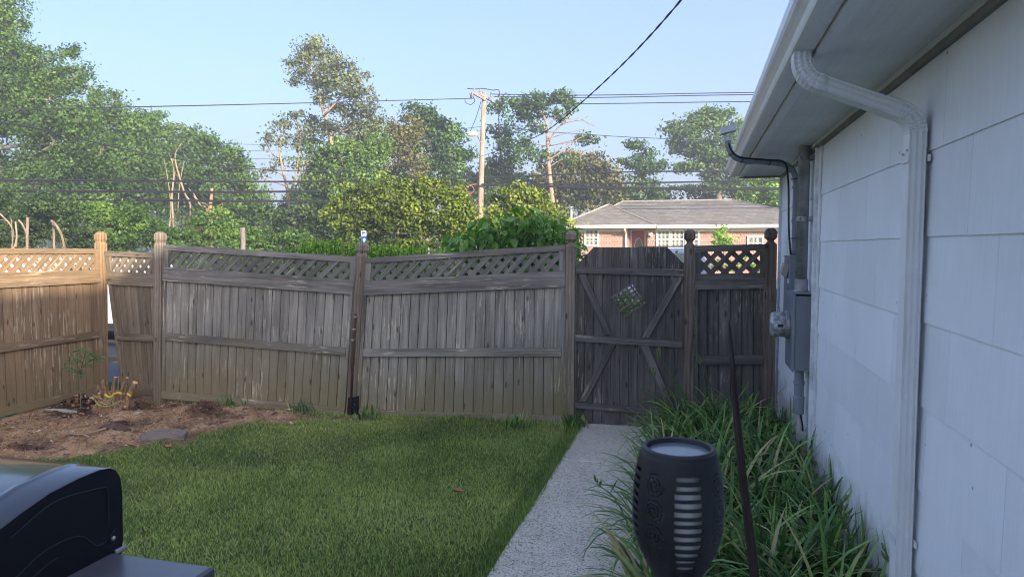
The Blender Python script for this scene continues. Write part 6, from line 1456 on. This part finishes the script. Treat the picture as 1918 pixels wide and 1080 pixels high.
heap(322,765,.14,.08,.06,700,'small reddish heap at the foot of the grey brown post',tb=.2)
heap(50,828,.22,.06,.04,700,'long low heap of dark crumbs at the lower left of the bare patch')
heap(230,800,.16,.06,.04,500,'dark root mass beside the oval clod',tb=-.1)
n = 2600; a_ = rng.uniform(-6.2,-2.4,n); b_ = rng.uniform(4.2,6.0,n); k = rng.random(n) < dirtness(a_,b_)*1.0; a_, b_ = a_[k], b_[k]; n = len(a_)
V,Fc,T = litter(np.stack([a_,b_,ground_h(a_,b_)+.008],-1), rng.gamma(1.5,.014,n)+.008, rng.gamma(1.5,.002,n)+.002, np.clip(rng.normal(.55,.28,n),0,1), .15)
tag(np_obj('ground_litter', V, Fc, M['litter'], None, T), 'twigs, chips and leaf bits strewn over the bare earth', kind='stuff')
n = 900; a_ = rng.uniform(-3.9,-1.15,n); b_ = 5.85-rng.gamma(1.2,.07,n)
V,Fc,T = litter(np.stack([a_,b_,ground_h(a_,b_)+.02],-1), rng.gamma(1.5,.012,n)+.006, rng.gamma(1.5,.0015,n)+.002, np.clip(rng.normal(.65,.2,n),0,1), .3)
tag(np_obj('dry_clippings', V, Fc, M['litter'], None, T), 'dry clippings gathered along the foot of the wide panels', kind='stuff')
sm = plain('dry_stick',(0.42,0.30,0.20),.9,0,.3,30)
def stick(L, r_, label):
    P = []
    for x, y, h in L:
        p = onZ(x,y,h); p.z = float(ground_h(np.array(p.x),np.array(p.y)))+h+r_; P.append(p)
    g = MB(); g.tube(catmull(P,4), r_, 6); tag(g.build('stick', sm), label, 'stick', 'sticks on the bare earth')
stick([(130,815,.01),(150,820,.01),(170,818,.015),(200,816,.01)],.009,'long forked stick lying on the bare earth')
stick([(140,817,.01),(155,823,.01),(168,827,.0)],.007,'short stick forking from the long stick')
stick([(325,762,.0),(331,757,.05),(337,746,.10)],.005,'curved pale twig sticking up before the left wide panel')
stick([(383,757,.05),(386,762,.02),(392,765,.0)],.006,'short pale root end below the left wide panel')
stick([(72,790,.01),(90,783,.02),(106,778,.01)],.004,'thin pale stem lying by the tan panel')
stick([(222,835,.005),(240,838,.005),(262,838,.005)],.004,'thin dry twig on the lawn edge')
dl = plain('dry_leaf',(0.36,0.17,0.08),.8,0,.2,20)
for x, y, lb, s_ in ((855,922,'single curled brown leaf lying on the lawn',.035),(312,838,'brown leaf beside the flat stone',.035),(150,779,'brown leaf on the dark earth near the tan panel',.03)):
    p = onZ(x,y,.035); r = random.Random(x); g = MB()
    pts_ = [(0,0),(.6,.5),(1.5,.4),(1.0,.0),(1.7,-.5),(.6,-.45),(-.6,-.7),(-.5,0),(-.8,.6)]
    z0 = float(ground_h(np.array(p.x),np.array(p.y)))+.035
    vs = [(p.x+a*s_,p.y+b*s_,z0+abs(b)*s_*.8+r.uniform(0,.01)) for a,b in pts_]
    g.add(vs+[(v[0],v[1],v[2]-.002) for v in vs], [(0,1,2,3),(0,3,4,5),(0,5,6,7),(0,7,8,1),(12,11,10,9),(14,13,12,9),(16,15,14,9),(10,17,16,9)]); tag(g.build('dead_leaf', dl), lb, 'leaf', 'dead leaves')
# dry clippings on the path
n = 420; px = rng.uniform(PATHL+.02,PATHR,n); py = rng.uniform(2.6,6.0,n); a = rng.uniform(0,np.pi,n); L = rng.uniform(.01,.035,n); w_ = .0015
px = np.where(rng.random(n)<.5, PATHL+rng.gamma(1.5,.08,n)+.01, px); px = np.clip(px,PATHL+.02,PATHR-.02)
c, s_ = np.cos(a), np.sin(a); z = np.full(n,.0275)
V = np.stack([np.stack([px-c*L/2-s_*w_,py-s_*L/2+c*w_,z],-1),np.stack([px+c*L/2-s_*w_,py+s_*L/2+c*w_,z+.003],-1),np.stack([px+c*L/2+s_*w_,py+s_*L/2-c*w_,z+.003],-1),np.stack([px-c*L/2+s_*w_,py-s_*L/2-c*w_,z],-1)],1).reshape(-1,3)
tag(np_obj('grass_clippings', V, np.arange(4*n).reshape(n,4), M['grass'], tint=np.repeat(rng.choice([.1,.2,.3,.95],n),4)), 'scattered grass clippings on the concrete path', kind='stuff')
